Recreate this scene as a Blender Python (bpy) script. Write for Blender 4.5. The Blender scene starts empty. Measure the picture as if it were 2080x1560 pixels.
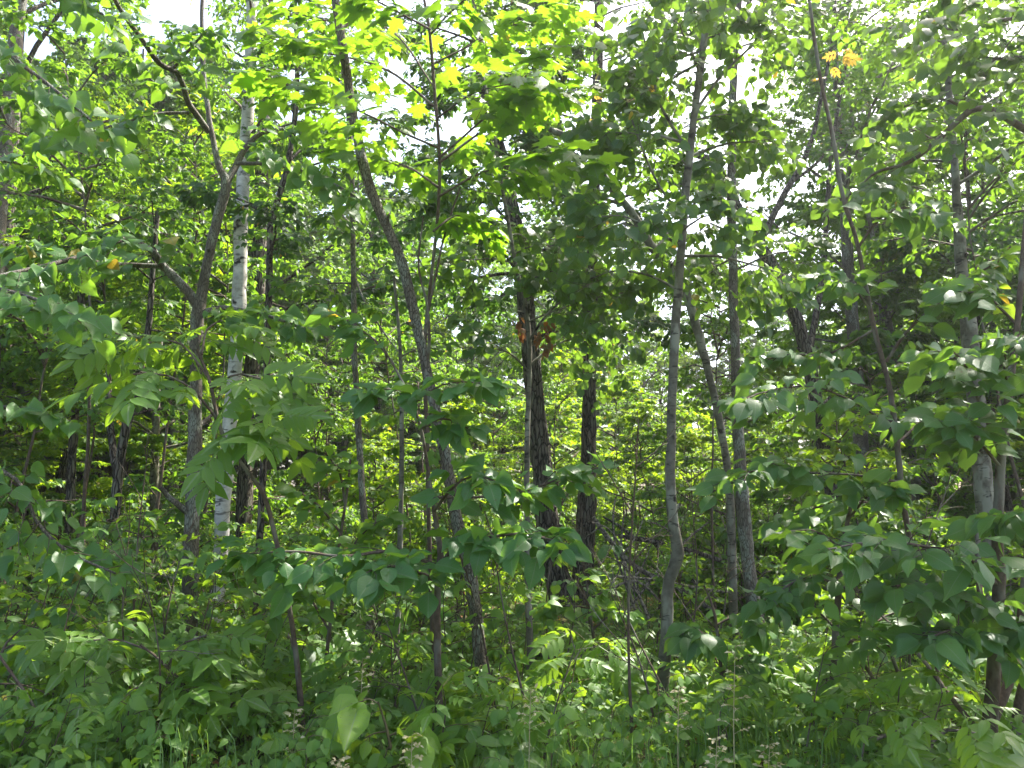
import bpy, math, random
import numpy as np
from mathutils import Matrix, Vector

SC = bpy.context.scene
COL = SC.collection
R = math.radians

# ------------------------------------------------------------------ camera, sky, sun, exposure
EYE = np.array([0.0, 0.0, 1.6])
PITCH = R(9.3)
FPX = 1562.0                                        # focal length in pixels of the 2080 px wide photograph
cam_data = bpy.data.cameras.new("camera")
cam = bpy.data.objects.new("camera", cam_data)
COL.objects.link(cam)
cam.location = EYE
cam.rotation_euler = (math.pi / 2 + PITCH, 0, 0)
cam_data.sensor_width = 36.0
cam_data.lens = 36.0 * FPX / 2080.0
cam_data.clip_start = 0.05
cam_data.clip_end = 2000.0
SC.camera = cam

SUN_AZ, SUN_EL = R(48), R(55)                       # azimuth clockwise from straight ahead (+Y)
world = bpy.data.worlds.new("World")
SC.world = world
world.use_nodes = True
wn = world.node_tree.nodes
wl = world.node_tree.links
for n in list(wn):
    wn.remove(n)
w_out = wn.new("ShaderNodeOutputWorld")
w_bg = wn.new("ShaderNodeBackground")
w_sky = wn.new("ShaderNodeTexSky")
w_sky.sky_type = 'NISHITA'
w_sky.sun_disc = False
w_sky.sun_elevation = SUN_EL
w_sky.sun_rotation = SUN_AZ
w_sky.air_density = 1.0
w_sky.dust_density = 5.0
w_bg.inputs["Strength"].default_value = 0.14
wl.new(w_sky.outputs[0], w_bg.inputs[0])
wl.new(w_bg.outputs[0], w_out.inputs[0])

sun_data = bpy.data.lights.new("sun", 'SUN')
sun_data.energy = 4.3
sun_data.angle = R(0.6)
sun_data.color = (1.0, 0.95, 0.86)
sun = bpy.data.objects.new("sun", sun_data)
COL.objects.link(sun)
SUN_DIR = np.array([math.sin(SUN_AZ) * math.cos(SUN_EL), math.cos(SUN_AZ) * math.cos(SUN_EL), math.sin(SUN_EL)])
sun.location = (20, 20, 30)
sun.rotation_euler = Vector(SUN_DIR).to_track_quat('Z', 'Y').to_euler()

vs = SC.view_settings
vs.view_transform = 'Standard'
vs.look = 'None'
vs.exposure = 2.1
vs.gamma = 1.0
vs.use_curve_mapping = False
cy = SC.cycles
cy.max_bounces = 8
cy.diffuse_bounces = 5
cy.glossy_bounces = 2
cy.transmission_bounces = 5
cy.transparent_max_bounces = 4
cy.caustics_reflective = False
cy.caustics_refractive = False
cy.use_denoising = True
cy.denoiser = 'OPENIMAGEDENOISE'
cy.denoising_input_passes = 'RGB_ALBEDO_NORMAL'
cy.denoising_prefilter = 'ACCURATE'
cy.sample_clamp_indirect = 4.0

rng = np.random.default_rng(7)
UP = np.array([0.0, 0.0, 1.0])


# ------------------------------------------------------------------ pixel -> place helpers
def P(u, v, d):
    """Point on the ray through photo pixel (u, v) at distance d in front of the camera (world y = d)."""
    a, b = (u - 1040.0) / FPX, -(v - 780.0) / FPX
    c, s = math.cos(PITCH), math.sin(PITCH)
    y = c - b * s
    z = s + b * c
    k = d / y
    return np.array([a * k, d, EYE[2] + z * k])


def gz(x, y):
    """Height of the forest floor."""
    x = np.asarray(x, float)
    y = np.asarray(y, float)
    return 0.07 * np.sin(x * 0.6 + 1.3) * np.cos(y * 0.45) + 0.05 * np.sin(x * 1.7 + y * 1.1) - 0.03


def ground_v(d):
    """Photo row where the floor lies at distance d."""
    a = math.atan2(EYE[2], d) + PITCH
    return 780 + FPX * math.tan(a)


def project(p):
    q = p - EYE
    c, s = math.cos(PITCH), math.sin(PITCH)
    yy = q[..., 1] * c + q[..., 2] * s
    zz = -q[..., 1] * s + q[..., 2] * c
    yy = np.maximum(yy, 1e-3)
    return 1040 + FPX * q[..., 0] / yy, 780 - FPX * zz / yy, yy


# ------------------------------------------------------------------ materials
def new_mat(name):
    m = bpy.data.materials.new(name)
    m.use_nodes = True
    nt = m.node_tree
    for n in list(nt.nodes):
        nt.nodes.remove(n)
    out = nt.nodes.new("ShaderNodeOutputMaterial")

    def N(t, **kw):
        n = nt.nodes.new(t)
        for k, v in kw.items():
            setattr(n, k, v)
        return n

    def L(a, b):
        nt.links.new(a, b)
    return m, out, N, L


def mathn(N, L, op, a, b=None, clamp=False):
    n = N("ShaderNodeMath", operation=op)
    n.use_clamp = clamp
    for i, x in enumerate((a, b)):
        if x is None:
            continue
        if isinstance(x, (int, float)):
            n.inputs[i].default_value = x
        else:
            L(x, n.inputs[i])
    return n.outputs[0]


def mixc(N, L, f, a, b):
    n = N("ShaderNodeMix", data_type='RGBA')
    for sock, x in ((n.inputs[0], f), (n.inputs[6], a), (n.inputs[7], b)):
        if isinstance(x, (int, float)):
            sock.default_value = x
        elif isinstance(x, tuple):
            sock.default_value = (*x, 1)
        else:
            L(x, sock)
    return n.outputs[2]


def leaf_mat(name, dark, light, trans, veins=7.0, rough=0.42, odd=(0.30, 0.24, 0.03), odd_at=0.998, under=(0.10, 0.17, 0.07), tfac=0.46, spec=0.42):
    m, out, N, L = new_mat(name)
    att = N("ShaderNodeAttribute", attribute_name="rnd")
    oi = N("ShaderNodeObjectInfo")
    rnd = mathn(N, L, 'FRACT', mathn(N, L, 'ADD', att.outputs["Fac"], oi.outputs["Random"]))
    rnd2 = mathn(N, L, 'FRACT', mathn(N, L, 'MULTIPLY', rnd, 17.31))
    col = mixc(N, L, rnd, dark, light)
    isodd = mathn(N, L, 'GREATER_THAN', rnd2, odd_at)
    col = mixc(N, L, isodd, col, odd)
    nz = N("ShaderNodeTexNoise")
    nz.inputs["Scale"].default_value = 9.0
    geo = N("ShaderNodeNewGeometry")
    L(geo.outputs["Position"], nz.inputs["Vector"])
    col = mixc(N, L, mathn(N, L, 'MULTIPLY', nz.outputs["Fac"], 0.45), col, dark)
    tcol = mixc(N, L, mathn(N, L, 'MULTIPLY', rnd2, 0.55), trans, tuple(0.55 * a + 0.45 * b for a, b in zip(trans, light)))
    tcol = mixc(N, L, isodd, tcol, (0.75, 0.48, 0.04))
    if veins:
        uv = N("ShaderNodeUVMap")
        sep = N("ShaderNodeSeparateXYZ")
        L(uv.outputs[0], sep.inputs[0])
        ax = mathn(N, L, 'ABSOLUTE', mathn(N, L, 'SUBTRACT', sep.outputs[0], 0.5))
        mid = mathn(N, L, 'LESS_THAN', ax, 0.013)
        fr = mathn(N, L, 'FRACT', mathn(N, L, 'MULTIPLY', mathn(N, L, 'SUBTRACT', sep.outputs[1], mathn(N, L, 'MULTIPLY', ax, 0.75)), veins))
        side = mathn(N, L, 'LESS_THAN', fr, 0.09)
        vein = mathn(N, L, 'MAXIMUM', mathn(N, L, 'MULTIPLY', mid, 0.85), mathn(N, L, 'MULTIPLY', side, 0.42))
        col = mixc(N, L, vein, col, (0.22, 0.30, 0.12))
        tcol = mixc(N, L, mathn(N, L, 'MULTIPLY', vein, 0.8), tcol, tuple(0.55 * a for a in trans))
    col = mixc(N, L, mathn(N, L, 'MULTIPLY', geo.outputs["Backfacing"], 0.55), col, under)
    if veins:
        bl = N("ShaderNodeTexNoise")
        bl.inputs["Scale"].default_value = 42.0
        bl.inputs["Detail"].default_value = 3.0
        L(geo.outputs["Position"], bl.inputs["Vector"])
        spot = mathn(N, L, 'MULTIPLY', mathn(N, L, 'SUBTRACT', bl.outputs["Fac"], 0.66), 14.0, True)
        col = mixc(N, L, mathn(N, L, 'MULTIPLY', spot, 0.75), col, (0.13, 0.10, 0.035))
        tcol = mixc(N, L, mathn(N, L, 'MULTIPLY', spot, 0.6), tcol, (0.20, 0.12, 0.03))
    pb = N("ShaderNodeBsdfPrincipled")
    L(col, pb.inputs["Base Color"])
    pb.inputs["Roughness"].default_value = rough
    pb.inputs["Specular IOR Level"].default_value = spec
    if veins:
        bp = N("ShaderNodeBump")
        bp.inputs["Strength"].default_value = 0.35
        bp.inputs["Distance"].default_value = 0.004
        L(mathn(N, L, 'SUBTRACT', 1.0, vein), bp.inputs["Height"])
        L(bp.outputs[0], pb.inputs["Normal"])
    tr = N("ShaderNodeBsdfTranslucent")
    L(tcol, tr.inputs[0])
    mx = N("ShaderNodeMixShader")
    mx.inputs[0].default_value = tfac
    L(pb.outputs[0], mx.inputs[1])
    L(tr.outputs[0], mx.inputs[2])
    L(mx.outputs[0], out.inputs[0])
    return m


def bark_mat(name, ca, cb, cc=None, sx=18.0, sz=3.0, bump=0.6, crack=None, crack_s=(14, 3), lichen=None, dash=None, dash_s=(9, 48), dist=0.02):
    """ca/cb: bark colours, crack: dark furrows, lichen: pale patches, dash: dark level dashes (birch, aspen)."""
    m, out, N, L = new_mat(name)
    tc = N("ShaderNodeTexCoord")

    def mapped(x, z):
        mp = N("ShaderNodeMapping")
        mp.inputs["Scale"].default_value = (x, x, z)
        L(tc.outputs["Object"], mp.inputs[0])
        return mp.outputs[0]
    n1 = N("ShaderNodeTexNoise")
    n1.inputs["Scale"].default_value = 1.0
    n1.inputs["Detail"].default_value = 5.0
    n1.inputs["Roughness"].default_value = 0.65
    L(mapped(sx, sz), n1.inputs["Vector"])
    f1 = mathn(N, L, 'MULTIPLY', mathn(N, L, 'SUBTRACT', n1.outputs["Fac"], 0.32), 2.8, True)
    col = mixc(N, L, f1, ca, cb)
    h = n1.outputs["Fac"]
    if lichen is not None:
        n2 = N("ShaderNodeTexNoise")
        n2.inputs["Scale"].default_value = 1.0
        n2.inputs["Detail"].default_value = 3.0
        L(mapped(7, 3.2), n2.inputs["Vector"])
        f2 = mathn(N, L, 'MULTIPLY', mathn(N, L, 'SUBTRACT', n2.outputs["Fac"], 0.51), 12.0, True)
        col = mixc(N, L, mathn(N, L, 'MULTIPLY', f2, 0.8), col, lichen)
    if crack is not None:
        v = N("ShaderNodeTexVoronoi", feature='DISTANCE_TO_EDGE')
        v.inputs["Scale"].default_value = 1.0
        nw = N("ShaderNodeTexNoise")
        nw.inputs["Scale"].default_value = 6.0
        L(tc.outputs["Object"], nw.inputs["Vector"])
        va = N("ShaderNodeVectorMath", operation='MULTIPLY_ADD')
        L(nw.outputs["Color"], va.inputs[0])
        va.inputs[1].default_value = (1.3, 1.3, 1.3)
        L(mapped(*crack_s), va.inputs[2])
        L(va.outputs[0], v.inputs["Vector"])
        ed = mathn(N, L, 'MULTIPLY', v.outputs["Distance"], 6.0, True)
        col = mixc(N, L, ed, crack, col)
        h = mathn(N, L, 'ADD', mathn(N, L, 'MULTIPLY', ed, 0.8), mathn(N, L, 'MULTIPLY', h, 0.5))
    if dash is not None:
        n3 = N("ShaderNodeTexNoise")
        n3.inputs["Scale"].default_value = 1.0
        n3.inputs["Detail"].default_value = 2.0
        L(mapped(*dash_s), n3.inputs["Vector"])
        f3 = mathn(N, L, 'MULTIPLY', mathn(N, L, 'SUBTRACT', n3.outputs["Fac"], 0.605), 12.0, True)
        n4 = N("ShaderNodeTexNoise")
        n4.inputs["Scale"].default_value = 1.0
        n4.inputs["Detail"].default_value = 3.0
        L(mapped(6, 7), n4.inputs["Vector"])
        f4 = mathn(N, L, 'MULTIPLY', mathn(N, L, 'SUBTRACT', n4.outputs["Fac"], 0.61), 14.0, True)
        col = mixc(N, L, mathn(N, L, 'MAXIMUM', mathn(N, L, 'MULTIPLY', f3, 0.8), f4), col, dash)
    pb = N("ShaderNodeBsdfPrincipled")
    L(col, pb.inputs["Base Color"])
    pb.inputs["Roughness"].default_value = 0.85
    pb.inputs["Specular IOR Level"].default_value = 0.2
    bp = N("ShaderNodeBump")
    bp.inputs["Strength"].default_value = bump
    bp.inputs["Distance"].default_value = dist
    L(h, bp.inputs["Height"])
    L(bp.outputs[0], pb.inputs["Normal"])
    L(pb.outputs[0], out.inputs[0])
    return m


def plain_mat(name, a, b, scale=6.0, rough=0.8, tr=None):
    m, out, N, L = new_mat(name)
    tc = N("ShaderNodeTexCoord")
    nz = N("ShaderNodeTexNoise")
    nz.inputs["Scale"].default_value = scale
    nz.inputs["Detail"].default_value = 6.0
    L(tc.outputs["Object"], nz.inputs["Vector"])
    att = N("ShaderNodeAttribute", attribute_name="rnd")
    f = mathn(N, L, 'FRACT', mathn(N, L, 'ADD', att.outputs["Fac"], mathn(N, L, 'MULTIPLY', nz.outputs["Fac"], 0.99)))
    col = mixc(N, L, mathn(N, L, 'SMOOTH_MIN', f, 1.0), a, b)
    pb = N("ShaderNodeBsdfPrincipled")
    L(col, pb.inputs["Base Color"])
    pb.inputs["Roughness"].default_value = rough
    pb.inputs["Specular IOR Level"].default_value = 0.25
    if tr is None:
        L(pb.outputs[0], out.inputs[0])
    else:
        t = N("ShaderNodeBsdfTranslucent")
        t.inputs[0].default_value = (*tr, 1)
        mx = N("ShaderNodeMixShader")
        mx.inputs[0].default_value = 0.4
        L(pb.outputs[0], mx.inputs[1])
        L(t.outputs[0], mx.inputs[2])
        L(mx.outputs[0], out.inputs[0])
    return m


ML = {
    'heart': leaf_mat("basswood_leaf", (0.050, 0.135, 0.028), (0.080, 0.190, 0.038), (0.25, 0.46, 0.025), 7.5, 0.40, odd_at=0.998),
    'ovate': leaf_mat("ovate_leaf", (0.048, 0.140, 0.036), (0.078, 0.195, 0.052), (0.25, 0.46, 0.030), 8.0, 0.40, odd_at=0.998),
    'elm': leaf_mat("elm_leaf", (0.050, 0.130, 0.036), (0.076, 0.178, 0.048), (0.24, 0.43, 0.030), 12.0, 0.44, odd_at=0.998),
    'maple': leaf_mat("maple_leaf", (0.045, 0.120, 0.018), (0.085, 0.170, 0.022), (0.30, 0.54, 0.018), 6.0, 0.45, odd_at=0.998, tfac=0.50),
    'ash': leaf_mat("ash_leaf", (0.066, 0.152, 0.020), (0.118, 0.212, 0.028), (0.38, 0.60, 0.025), 9.0, 0.40, odd_at=0.998),  # base yellowed to stand in for the sunny patch at lower left
    'aspen': leaf_mat("aspen_leaf", (0.034, 0.085, 0.026), (0.060, 0.130, 0.036), (0.26, 0.46, 0.030), 5.0, 0.40, odd_at=0.998),
    'small': leaf_mat("small_leaf", (0.058, 0.146, 0.022), (0.115, 0.212, 0.032), (0.38, 0.60, 0.025), 0, 0.5, odd_at=0.998),  # also yellowed in place of sun on the low undergrowth
    'fresh': leaf_mat("fresh_leaf", (0.110, 0.220, 0.022), (0.150, 0.260, 0.030), (0.46, 0.66, 0.03), 8.0, 0.5, odd_at=0.998),
    'bright': leaf_mat("sunlit_tone_far_leaf", (0.060, 0.140, 0.016), (0.105, 0.195, 0.020), (0.44, 0.64, 0.018), 0, 0.5, odd_at=0.998, tfac=0.5),  # sunlight on the far foliage put into a lighter, yellower leaf colour
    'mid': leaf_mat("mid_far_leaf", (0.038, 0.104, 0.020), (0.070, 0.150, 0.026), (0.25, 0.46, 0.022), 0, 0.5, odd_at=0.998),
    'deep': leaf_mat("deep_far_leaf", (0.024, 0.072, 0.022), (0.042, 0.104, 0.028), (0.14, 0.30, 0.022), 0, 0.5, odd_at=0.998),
    'autumn': leaf_mat("turning_leaf", (0.26, 0.18, 0.04), (0.34, 0.24, 0.05), (0.55, 0.36, 0.05), 0, 0.5, odd_at=2.0),
    'dead': leaf_mat("withered_leaf", (0.16, 0.068, 0.028), (0.26, 0.115, 0.045), (0.40, 0.15, 0.04), 0, 0.6, odd_at=2.0),
}
MB = {
    'grey': bark_mat("grey_brown_bark", (0.085, 0.070, 0.055), (0.20, 0.175, 0.145), lichen=(0.26, 0.27, 0.23), crack=(0.06, 0.05, 0.04), crack_s=(60, 14), dist=0.01),
    'furrow': bark_mat("furrowed_bark", (0.10, 0.083, 0.062), (0.22, 0.185, 0.145), lichen=(0.24, 0.25, 0.20), crack=(0.045, 0.036, 0.027), crack_s=(70, 17), bump=0.7, dist=0.015),
    'dark': bark_mat("dark_furrowed_bark", (0.080, 0.066, 0.053), (0.18, 0.15, 0.12), lichen=(0.15, 0.145, 0.115), crack=(0.020, 0.016, 0.013), crack_s=(20, 3.2), bump=1.0, dist=0.04),
    'smooth': bark_mat("smooth_grey_bark", (0.075, 0.068, 0.050), (0.165, 0.150, 0.118), sx=9, sz=9, lichen=(0.24, 0.235, 0.19), bump=0.3, dash=(0.03, 0.026, 0.022), dash_s=(9, 30)),
    'birch': bark_mat("white_birch_bark", (0.30, 0.28, 0.25), (0.62, 0.59, 0.54), sx=7, sz=9, bump=0.2, dash=(0.035, 0.03, 0.027), dash_s=(5, 22)),
    'brown': bark_mat("brown_sapling_bark", (0.060, 0.042, 0.030), (0.13, 0.095, 0.070), sx=30, sz=20, bump=0.4, lichen=(0.16, 0.15, 0.12)),
    'stem': bark_mat("green_brown_stem", (0.075, 0.060, 0.030), (0.13, 0.11, 0.055), sx=30, sz=12, bump=0.2),
    'deadwood': bark_mat("weathered_deadwood", (0.13, 0.11, 0.09), (0.30, 0.26, 0.21), sx=26, sz=26, bump=0.5, crack=(0.05, 0.04, 0.035), crack_s=(12, 12)),
}
M_STRAW = plain_mat("dry_straw", (0.42, 0.37, 0.20), (0.58, 0.52, 0.32), 30, 0.7, (0.48, 0.42, 0.22))
M_GRASS = plain_mat("grass_blade", (0.045, 0.105, 0.022), (0.10, 0.17, 0.04), 3, 0.5, (0.22, 0.40, 0.04))
M_COARSE = plain_mat("coarse_grass_blade", (0.06, 0.14, 0.04), (0.12, 0.21, 0.07), 3, 0.45, (0.24, 0.42, 0.06))


# ------------------------------------------------------------------ mesh helpers (numpy)
class Acc:
    """Collects vertices and faces and becomes ONE mesh."""
    def __init__(self):
        self.v, self.l, self.t, self.uv, self.r, self.n = [], [], [], [], [], 0

    def add(self, v, loops, totals, uv=None, rnd=None):
        self.v.append(v)
        self.l.append(loops + self.n)
        self.t.append(totals)
        self.uv.append(np.zeros((len(loops), 2)) if uv is None else uv)
        self.r.append(np.zeros(len(v)) if rnd is None else rnd)
        self.n += len(v)

    def mesh(self, name, mat, smooth=True):
        me = bpy.data.meshes.new(name)
        v = np.concatenate(self.v).astype(np.float32)
        l = np.concatenate(self.l).astype(np.int32)
        t = np.concatenate(self.t).astype(np.int32)
        me.vertices.add(len(v))
        me.vertices.foreach_set("co", v.ravel())
        me.loops.add(len(l))
        me.loops.foreach_set("vertex_index", l)
        me.polygons.add(len(t))
        st = np.zeros(len(t), np.int32)
        st[1:] = np.cumsum(t)[:-1]
        me.polygons.foreach_set("loop_start", st)
        if smooth:
            me.polygons.foreach_set("use_smooth", np.ones(len(t), bool))
        uvl = me.uv_layers.new(name="UVMap")
        uvl.data.foreach_set("uv", np.concatenate(self.uv).astype(np.float32).ravel())
        at = me.attributes.new("rnd", 'FLOAT', 'POINT')
        at.data.foreach_set("value", np.concatenate(self.r).astype(np.float32))
        me.update(calc_edges=True)
        me.materials.append(mat)
        return me


def link(name, data, parent=None, loc=None, **props):
    o = bpy.data.objects.new(name, data)
    COL.objects.link(o)
    if parent is not None:
        o.parent = parent
    if loc is not None:
        o.location = loc
    for k, v in props.items():
        o[k] = v
    return o


def thing(name, loc, label, category, group=None):
    o = link(name, None, None, loc, label=label, category=category)
    o.empty_display_size = 0.2
    if group:
        o["group"] = group
    return o


def norm(a):
    return a / np.maximum(np.linalg.norm(a, axis=-1, keepdims=True), 1e-9)


def tubes(acc, polys, radii, sides=4, wob=0.0, cap=True):
    """polys (N, m, 3), radii (N, m): N tapered tubes."""
    N, m = polys.shape[:2]
    if N == 0:
        return
    t = np.empty_like(polys)
    t[:, 1:-1] = polys[:, 2:] - polys[:, :-2]
    t[:, 0] = polys[:, 1] - polys[:, 0]
    t[:, -1] = polys[:, -1] - polys[:, -2]
    t = norm(t)
    ref = np.where(np.abs(norm(polys[:, -1] - polys[:, 0])[:, 2:3]) > 0.8, np.array([[0.0, 1.0, 0.0]]), np.array([[0.0, 0.0, 1.0]]))[:, None, :]
    a = norm(np.cross(t, np.broadcast_to(ref, t.shape)))
    b = np.cross(t, a)
    ang = np.arange(sides) / sides * 2 * math.pi
    rr = radii[:, :, None]
    if wob:
        rr = rr * (1 + wob * rng.normal(size=(N, m, sides)))
    v = polys[:, :, None, :] + (a[:, :, None, :] * np.cos(ang)[None, None, :, None] + b[:, :, None, :] * np.sin(ang)[None, None, :, None]) * np.broadcast_to(rr, (N, m, sides))[..., None]
    i = np.arange(m - 1)[:, None]
    k = np.arange(sides)[None, :]
    k2 = (k + 1) % sides
    q = np.stack([i * sides + k, (i + 1) * sides + k, (i + 1) * sides + k2, i * sides + k2], -1).reshape(-1, 4)[:, ::-1]
    q = (q[None] + (np.arange(N) * m * sides)[:, None, None]).reshape(-1)
    tot = np.full(N * (m - 1) * sides, 4)
    if cap:
        c = (np.arange(N) * m * sides)[:, None] + (m - 1) * sides + np.arange(sides)[None, ::-1]
        q = np.concatenate([q, c.reshape(-1)])
        tot = np.concatenate([tot, np.full(N, sides)])
    acc.add(v.reshape(-1, 3), q, tot)


def resample(pts, m):
    """Catmull-Rom through pts (k, c) resampled to m rows at even arc length."""
    pts = np.asarray(pts, float)
    k = len(pts)
    if k == 2:
        f = np.linspace(0, 1, m)[:, None]
        return pts[0] * (1 - f) + pts[1] * f
    p = np.concatenate([[2 * pts[0] - pts[1]], pts, [2 * pts[-1] - pts[-2]]])
    s = np.linspace(0, k - 1 - 1e-6, 24 * k)
    i = s.astype(int)
    f = (s - i)[:, None]
    p0, p1, p2, p3 = p[i], p[i + 1], p[i + 2], p[i + 3]
    q = 0.5 * (2 * p1 + (p2 - p0) * f + (2 * p0 - 5 * p1 + 4 * p2 - p3) * f ** 2 + (3 * p1 - p0 - 3 * p2 + p3) * f ** 3)
    d = np.concatenate([[0], np.cumsum(np.linalg.norm(np.diff(q[:, :3], axis=0), axis=1))])
    x = np.linspace(0, d[-1], m)
    return np.stack([np.interp(x, d, q[:, c]) for c in range(q.shape[1])], 1)


# ------------------------------------------------------------------ leaf shapes
def blade(profile, fold=0.25, droop=0.25, petiole=0.25, wave=0.0):
    """profile: (y, half width) pairs from base to tip; the blade is folded along its midrib and droops to the tip."""
    v, f = [], []
    for y, w in profile:
        zz = -droop * y * y
        z = zz + fold * w * (1 + wave * math.sin(9 * y))
        v += [(-w, y, z), (0, y, zz), (w, y, zz + fold * w * (1 + wave * math.sin(9 * y + 2)))]
    for i in range(len(profile) - 1):
        a, b = 3 * i, 3 * i + 3
        f += [(a, a + 1, b + 1, b), (a + 1, a + 2, b + 2, b + 1)]
    if petiole:
        k = len(v)
        v += [(-0.008, -petiole, 0.05), (0.008, -petiole, 0.05), (0.0, 0.02, 0.002)]
        f += [(k, k + 1, k + 2)]
    return v, f


def pack(v, f):
    v = np.array(v, float)
    loops = np.array([i for q in f for i in q])
    uv = np.stack([0.5 + v[loops, 0], v[loops, 1]], 1)
    return dict(v=v, l=loops, t=np.array([len(q) for q in f]), uv=uv)


def maple_shape(k=0):
    half = [(0.0, 0.0), (0.17, -0.10), (0.40, -0.02), (0.30, 0.12), (0.36, 0.20), (0.60, 0.28), (0.47, 0.40), (0.54, 0.56), (0.33, 0.50), (0.21, 0.52), (0.27, 0.76), (0.14, 0.76), (0.0, 1.02)]
    pts = half + [(-x, y) for x, y in half[-2:0:-1]]
    v = [(0, 0.30, 0.03)] + [(x, y, -0.20 * (x * x) - 0.18 * max(y, 0) ** 2 + 0.05 * math.sin(5 * x + k)) for x, y in pts]
    n = len(pts)
    f = [(0, 1 + i, 1 + (i + 1) % n)[::-1] for i in range(n)]
    f = [q[::-1] for q in f]
    a = len(v)
    v += [(-0.010, -0.42, 0.06), (0.010, -0.42, 0.06), (0, 0.02, 0.0)]
    f.append((a, a + 1, a + 2))
    return v, f


def compound(pairs, leaflet, length, wid):
    v, f = [], []

    def put(bv, bf, x, y, ang, s, tilt):
        k = len(v)
        ca, sa = math.cos(ang), math.sin(ang)
        for (px, py, pz) in bv:
            qx, qy, qz = px * s, py * s, pz * s - tilt * py * s
            v.append((x + qx * ca + qy * sa, y - qx * sa + qy * ca, -0.16 * y * y + qz))
        f.extend(tuple(i + k for i in q) for q in bf)
    bv, bf = blade(leaflet, 0.22, 0.25, 0.06)
    for i in range(pairs):
        y = length * (0.28 + 0.62 * i / max(pairs - 1, 1)) if pairs > 1 else length * 0.6
        s = wid * (0.82 + 0.25 * math.sin(math.pi * (i + 1) / (pairs + 1)))
        put(bv, bf, 0.0, y, 1.02, s, 0.18)
        put(bv, bf, 0.0, y - 0.015, -1.02, s, 0.18)
    put(bv, bf, 0.0, length, 0.0, wid * 1.08, 0.1)
    k = len(v)
    v += [(-0.008, -0.1, 0.0), (0.008, -0.1, 0.0), (0.0, length, -0.16 * length * length)]
    f.append((k, k + 1, k + 2))
    return v, f


HEART = [(-0.10, 0.20), (0.0, 0.38), (0.16, 0.46), (0.36, 0.44), (0.58, 0.32), (0.78, 0.15), (0.90, 0.05), (1.02, 0.003)]
OVATE = [(0.0, 0.03), (0.10, 0.20), (0.28, 0.33), (0.48, 0.34), (0.68, 0.25), (0.85, 0.11), (1.0, 0.003)]
ELM = [(0.0, 0.05), (0.10, 0.22), (0.30, 0.34), (0.52, 0.34), (0.70, 0.25), (0.84, 0.10), (1.0, 0.003)]
ROUND = [(0.0, 0.06), (0.08, 0.30), (0.28, 0.47), (0.52, 0.46), (0.74, 0.31), (0.90, 0.10), (1.0, 0.003)]
LEAFLET = [(0.0, 0.02), (0.18, 0.17), (0.42, 0.23), (0.70, 0.15), (1.0, 0.003)]
TP = {
    'heart': [pack(*blade(HEART, 0.16, 0.22, 0.35)), pack(*blade(HEART, 0.75, 0.15, 0.35, 0.3)), pack(*blade(HEART, -0.10, 0.45, 0.35, 0.8)), pack(*blade(HEART, 0.45, 0.30, 0.35, 0.5))],
    'ovate': [pack(*blade(OVATE, 0.20, 0.28, 0.14)), pack(*blade(OVATE, 0.85, 0.1, 0.14, 0.3)), pack(*blade(OVATE, -0.2, 0.15, 0.14, 0.9)), pack(*blade(OVATE, 0.05, 0.55, 0.14, 0.8)), pack(*blade(OVATE, 0.42, 0.2, 0.14, 0.4))],
    'elm': [pack(*blade(ELM, 0.15, 0.25, 0.08)), pack(*blade(ELM, 0.8, 0.1, 0.08, 0.4)), pack(*blade(ELM, 0.1, 0.75, 0.08, 0.9)), pack(*blade(ELM, 0.35, 0.45, 0.08, 0.5)), pack(*blade(ELM, -0.12, 0.35, 0.08, 0.8))],
    'maple': [pack(*maple_shape(0)), pack(*maple_shape(2)), pack(*maple_shape(4))],
    'ash': [pack(*compound(3, LEAFLET, 0.70, 0.40)), pack(*compound(2, LEAFLET, 0.62, 0.46)), pack(*compound(4, LEAFLET, 0.75, 0.36))],
    'aspen': [pack(*blade(ROUND, 0.10, 0.12, 0.5)), pack(*blade(ROUND, 0.35, 0.25, 0.5, 0.4)), pack(*blade(ROUND, -0.2, 0.2, 0.5))],
    'small': [pack(*blade([(0, 0.02), (0.28, 0.28), (0.62, 0.25), (1.0, 0.003)], 0.25, 0.3, 0.1)), pack(*blade([(0, 0.02), (0.25, 0.33), (0.55, 0.30), (1.0, 0.003)], 0.1, 0.5, 0.1))],
}
_kite = dict(v=np.array([(0, 0, 0), (-0.30, 0.42, 0.07), (0, 1.0, -0.15), (0.30, 0.42, 0.07)], float), l=np.array([0, 2, 1, 0, 3, 2]), t=np.array([3, 3]))
_kite['uv'] = np.stack([0.5 + _kite['v'][_kite['l'], 0], _kite['v'][_kite['l'], 1]], 1)
_hexv = np.array([(0, 0, 0), (-0.34, 0.25, 0.08), (-0.27, 0.62, 0.03), (0, 1.0, -0.2), (0.27, 0.62, 0.03), (0.34, 0.25, 0.08)], float)
_hex = dict(v=_hexv, l=np.array([0, 3, 2, 1, 0, 5, 4, 3]), t=np.array([4, 4]))
_hex['uv'] = np.stack([0.5 + _hexv[_hex['l'], 0], _hexv[_hex['l'], 1]], 1)
_star = maple_shape()
_sv = np.array([(0, 0, 0), (-0.42, -0.05, 0.0), (-0.28, 0.2, 0.04), (-0.55, 0.5, -0.06), (-0.2, 0.52, 0.02), (0, 1.0, -0.15), (0.2, 0.52, 0.02), (0.55, 0.5, -0.06), (0.28, 0.2, 0.04), (0.42, -0.05, 0.0)], float)
_sl = []
for i in range(1, 9):
    _sl += [0, i + 1, i]
_star = dict(v=_sv, l=np.array(_sl), t=np.full(8, 3))
_star['uv'] = np.stack([0.5 + _sv[_star['l'], 0], _sv[_star['l'], 1]], 1)
TP['kite'], TP['hex'], TP['star'] = [_kite], [_hex], [_star]


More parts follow.
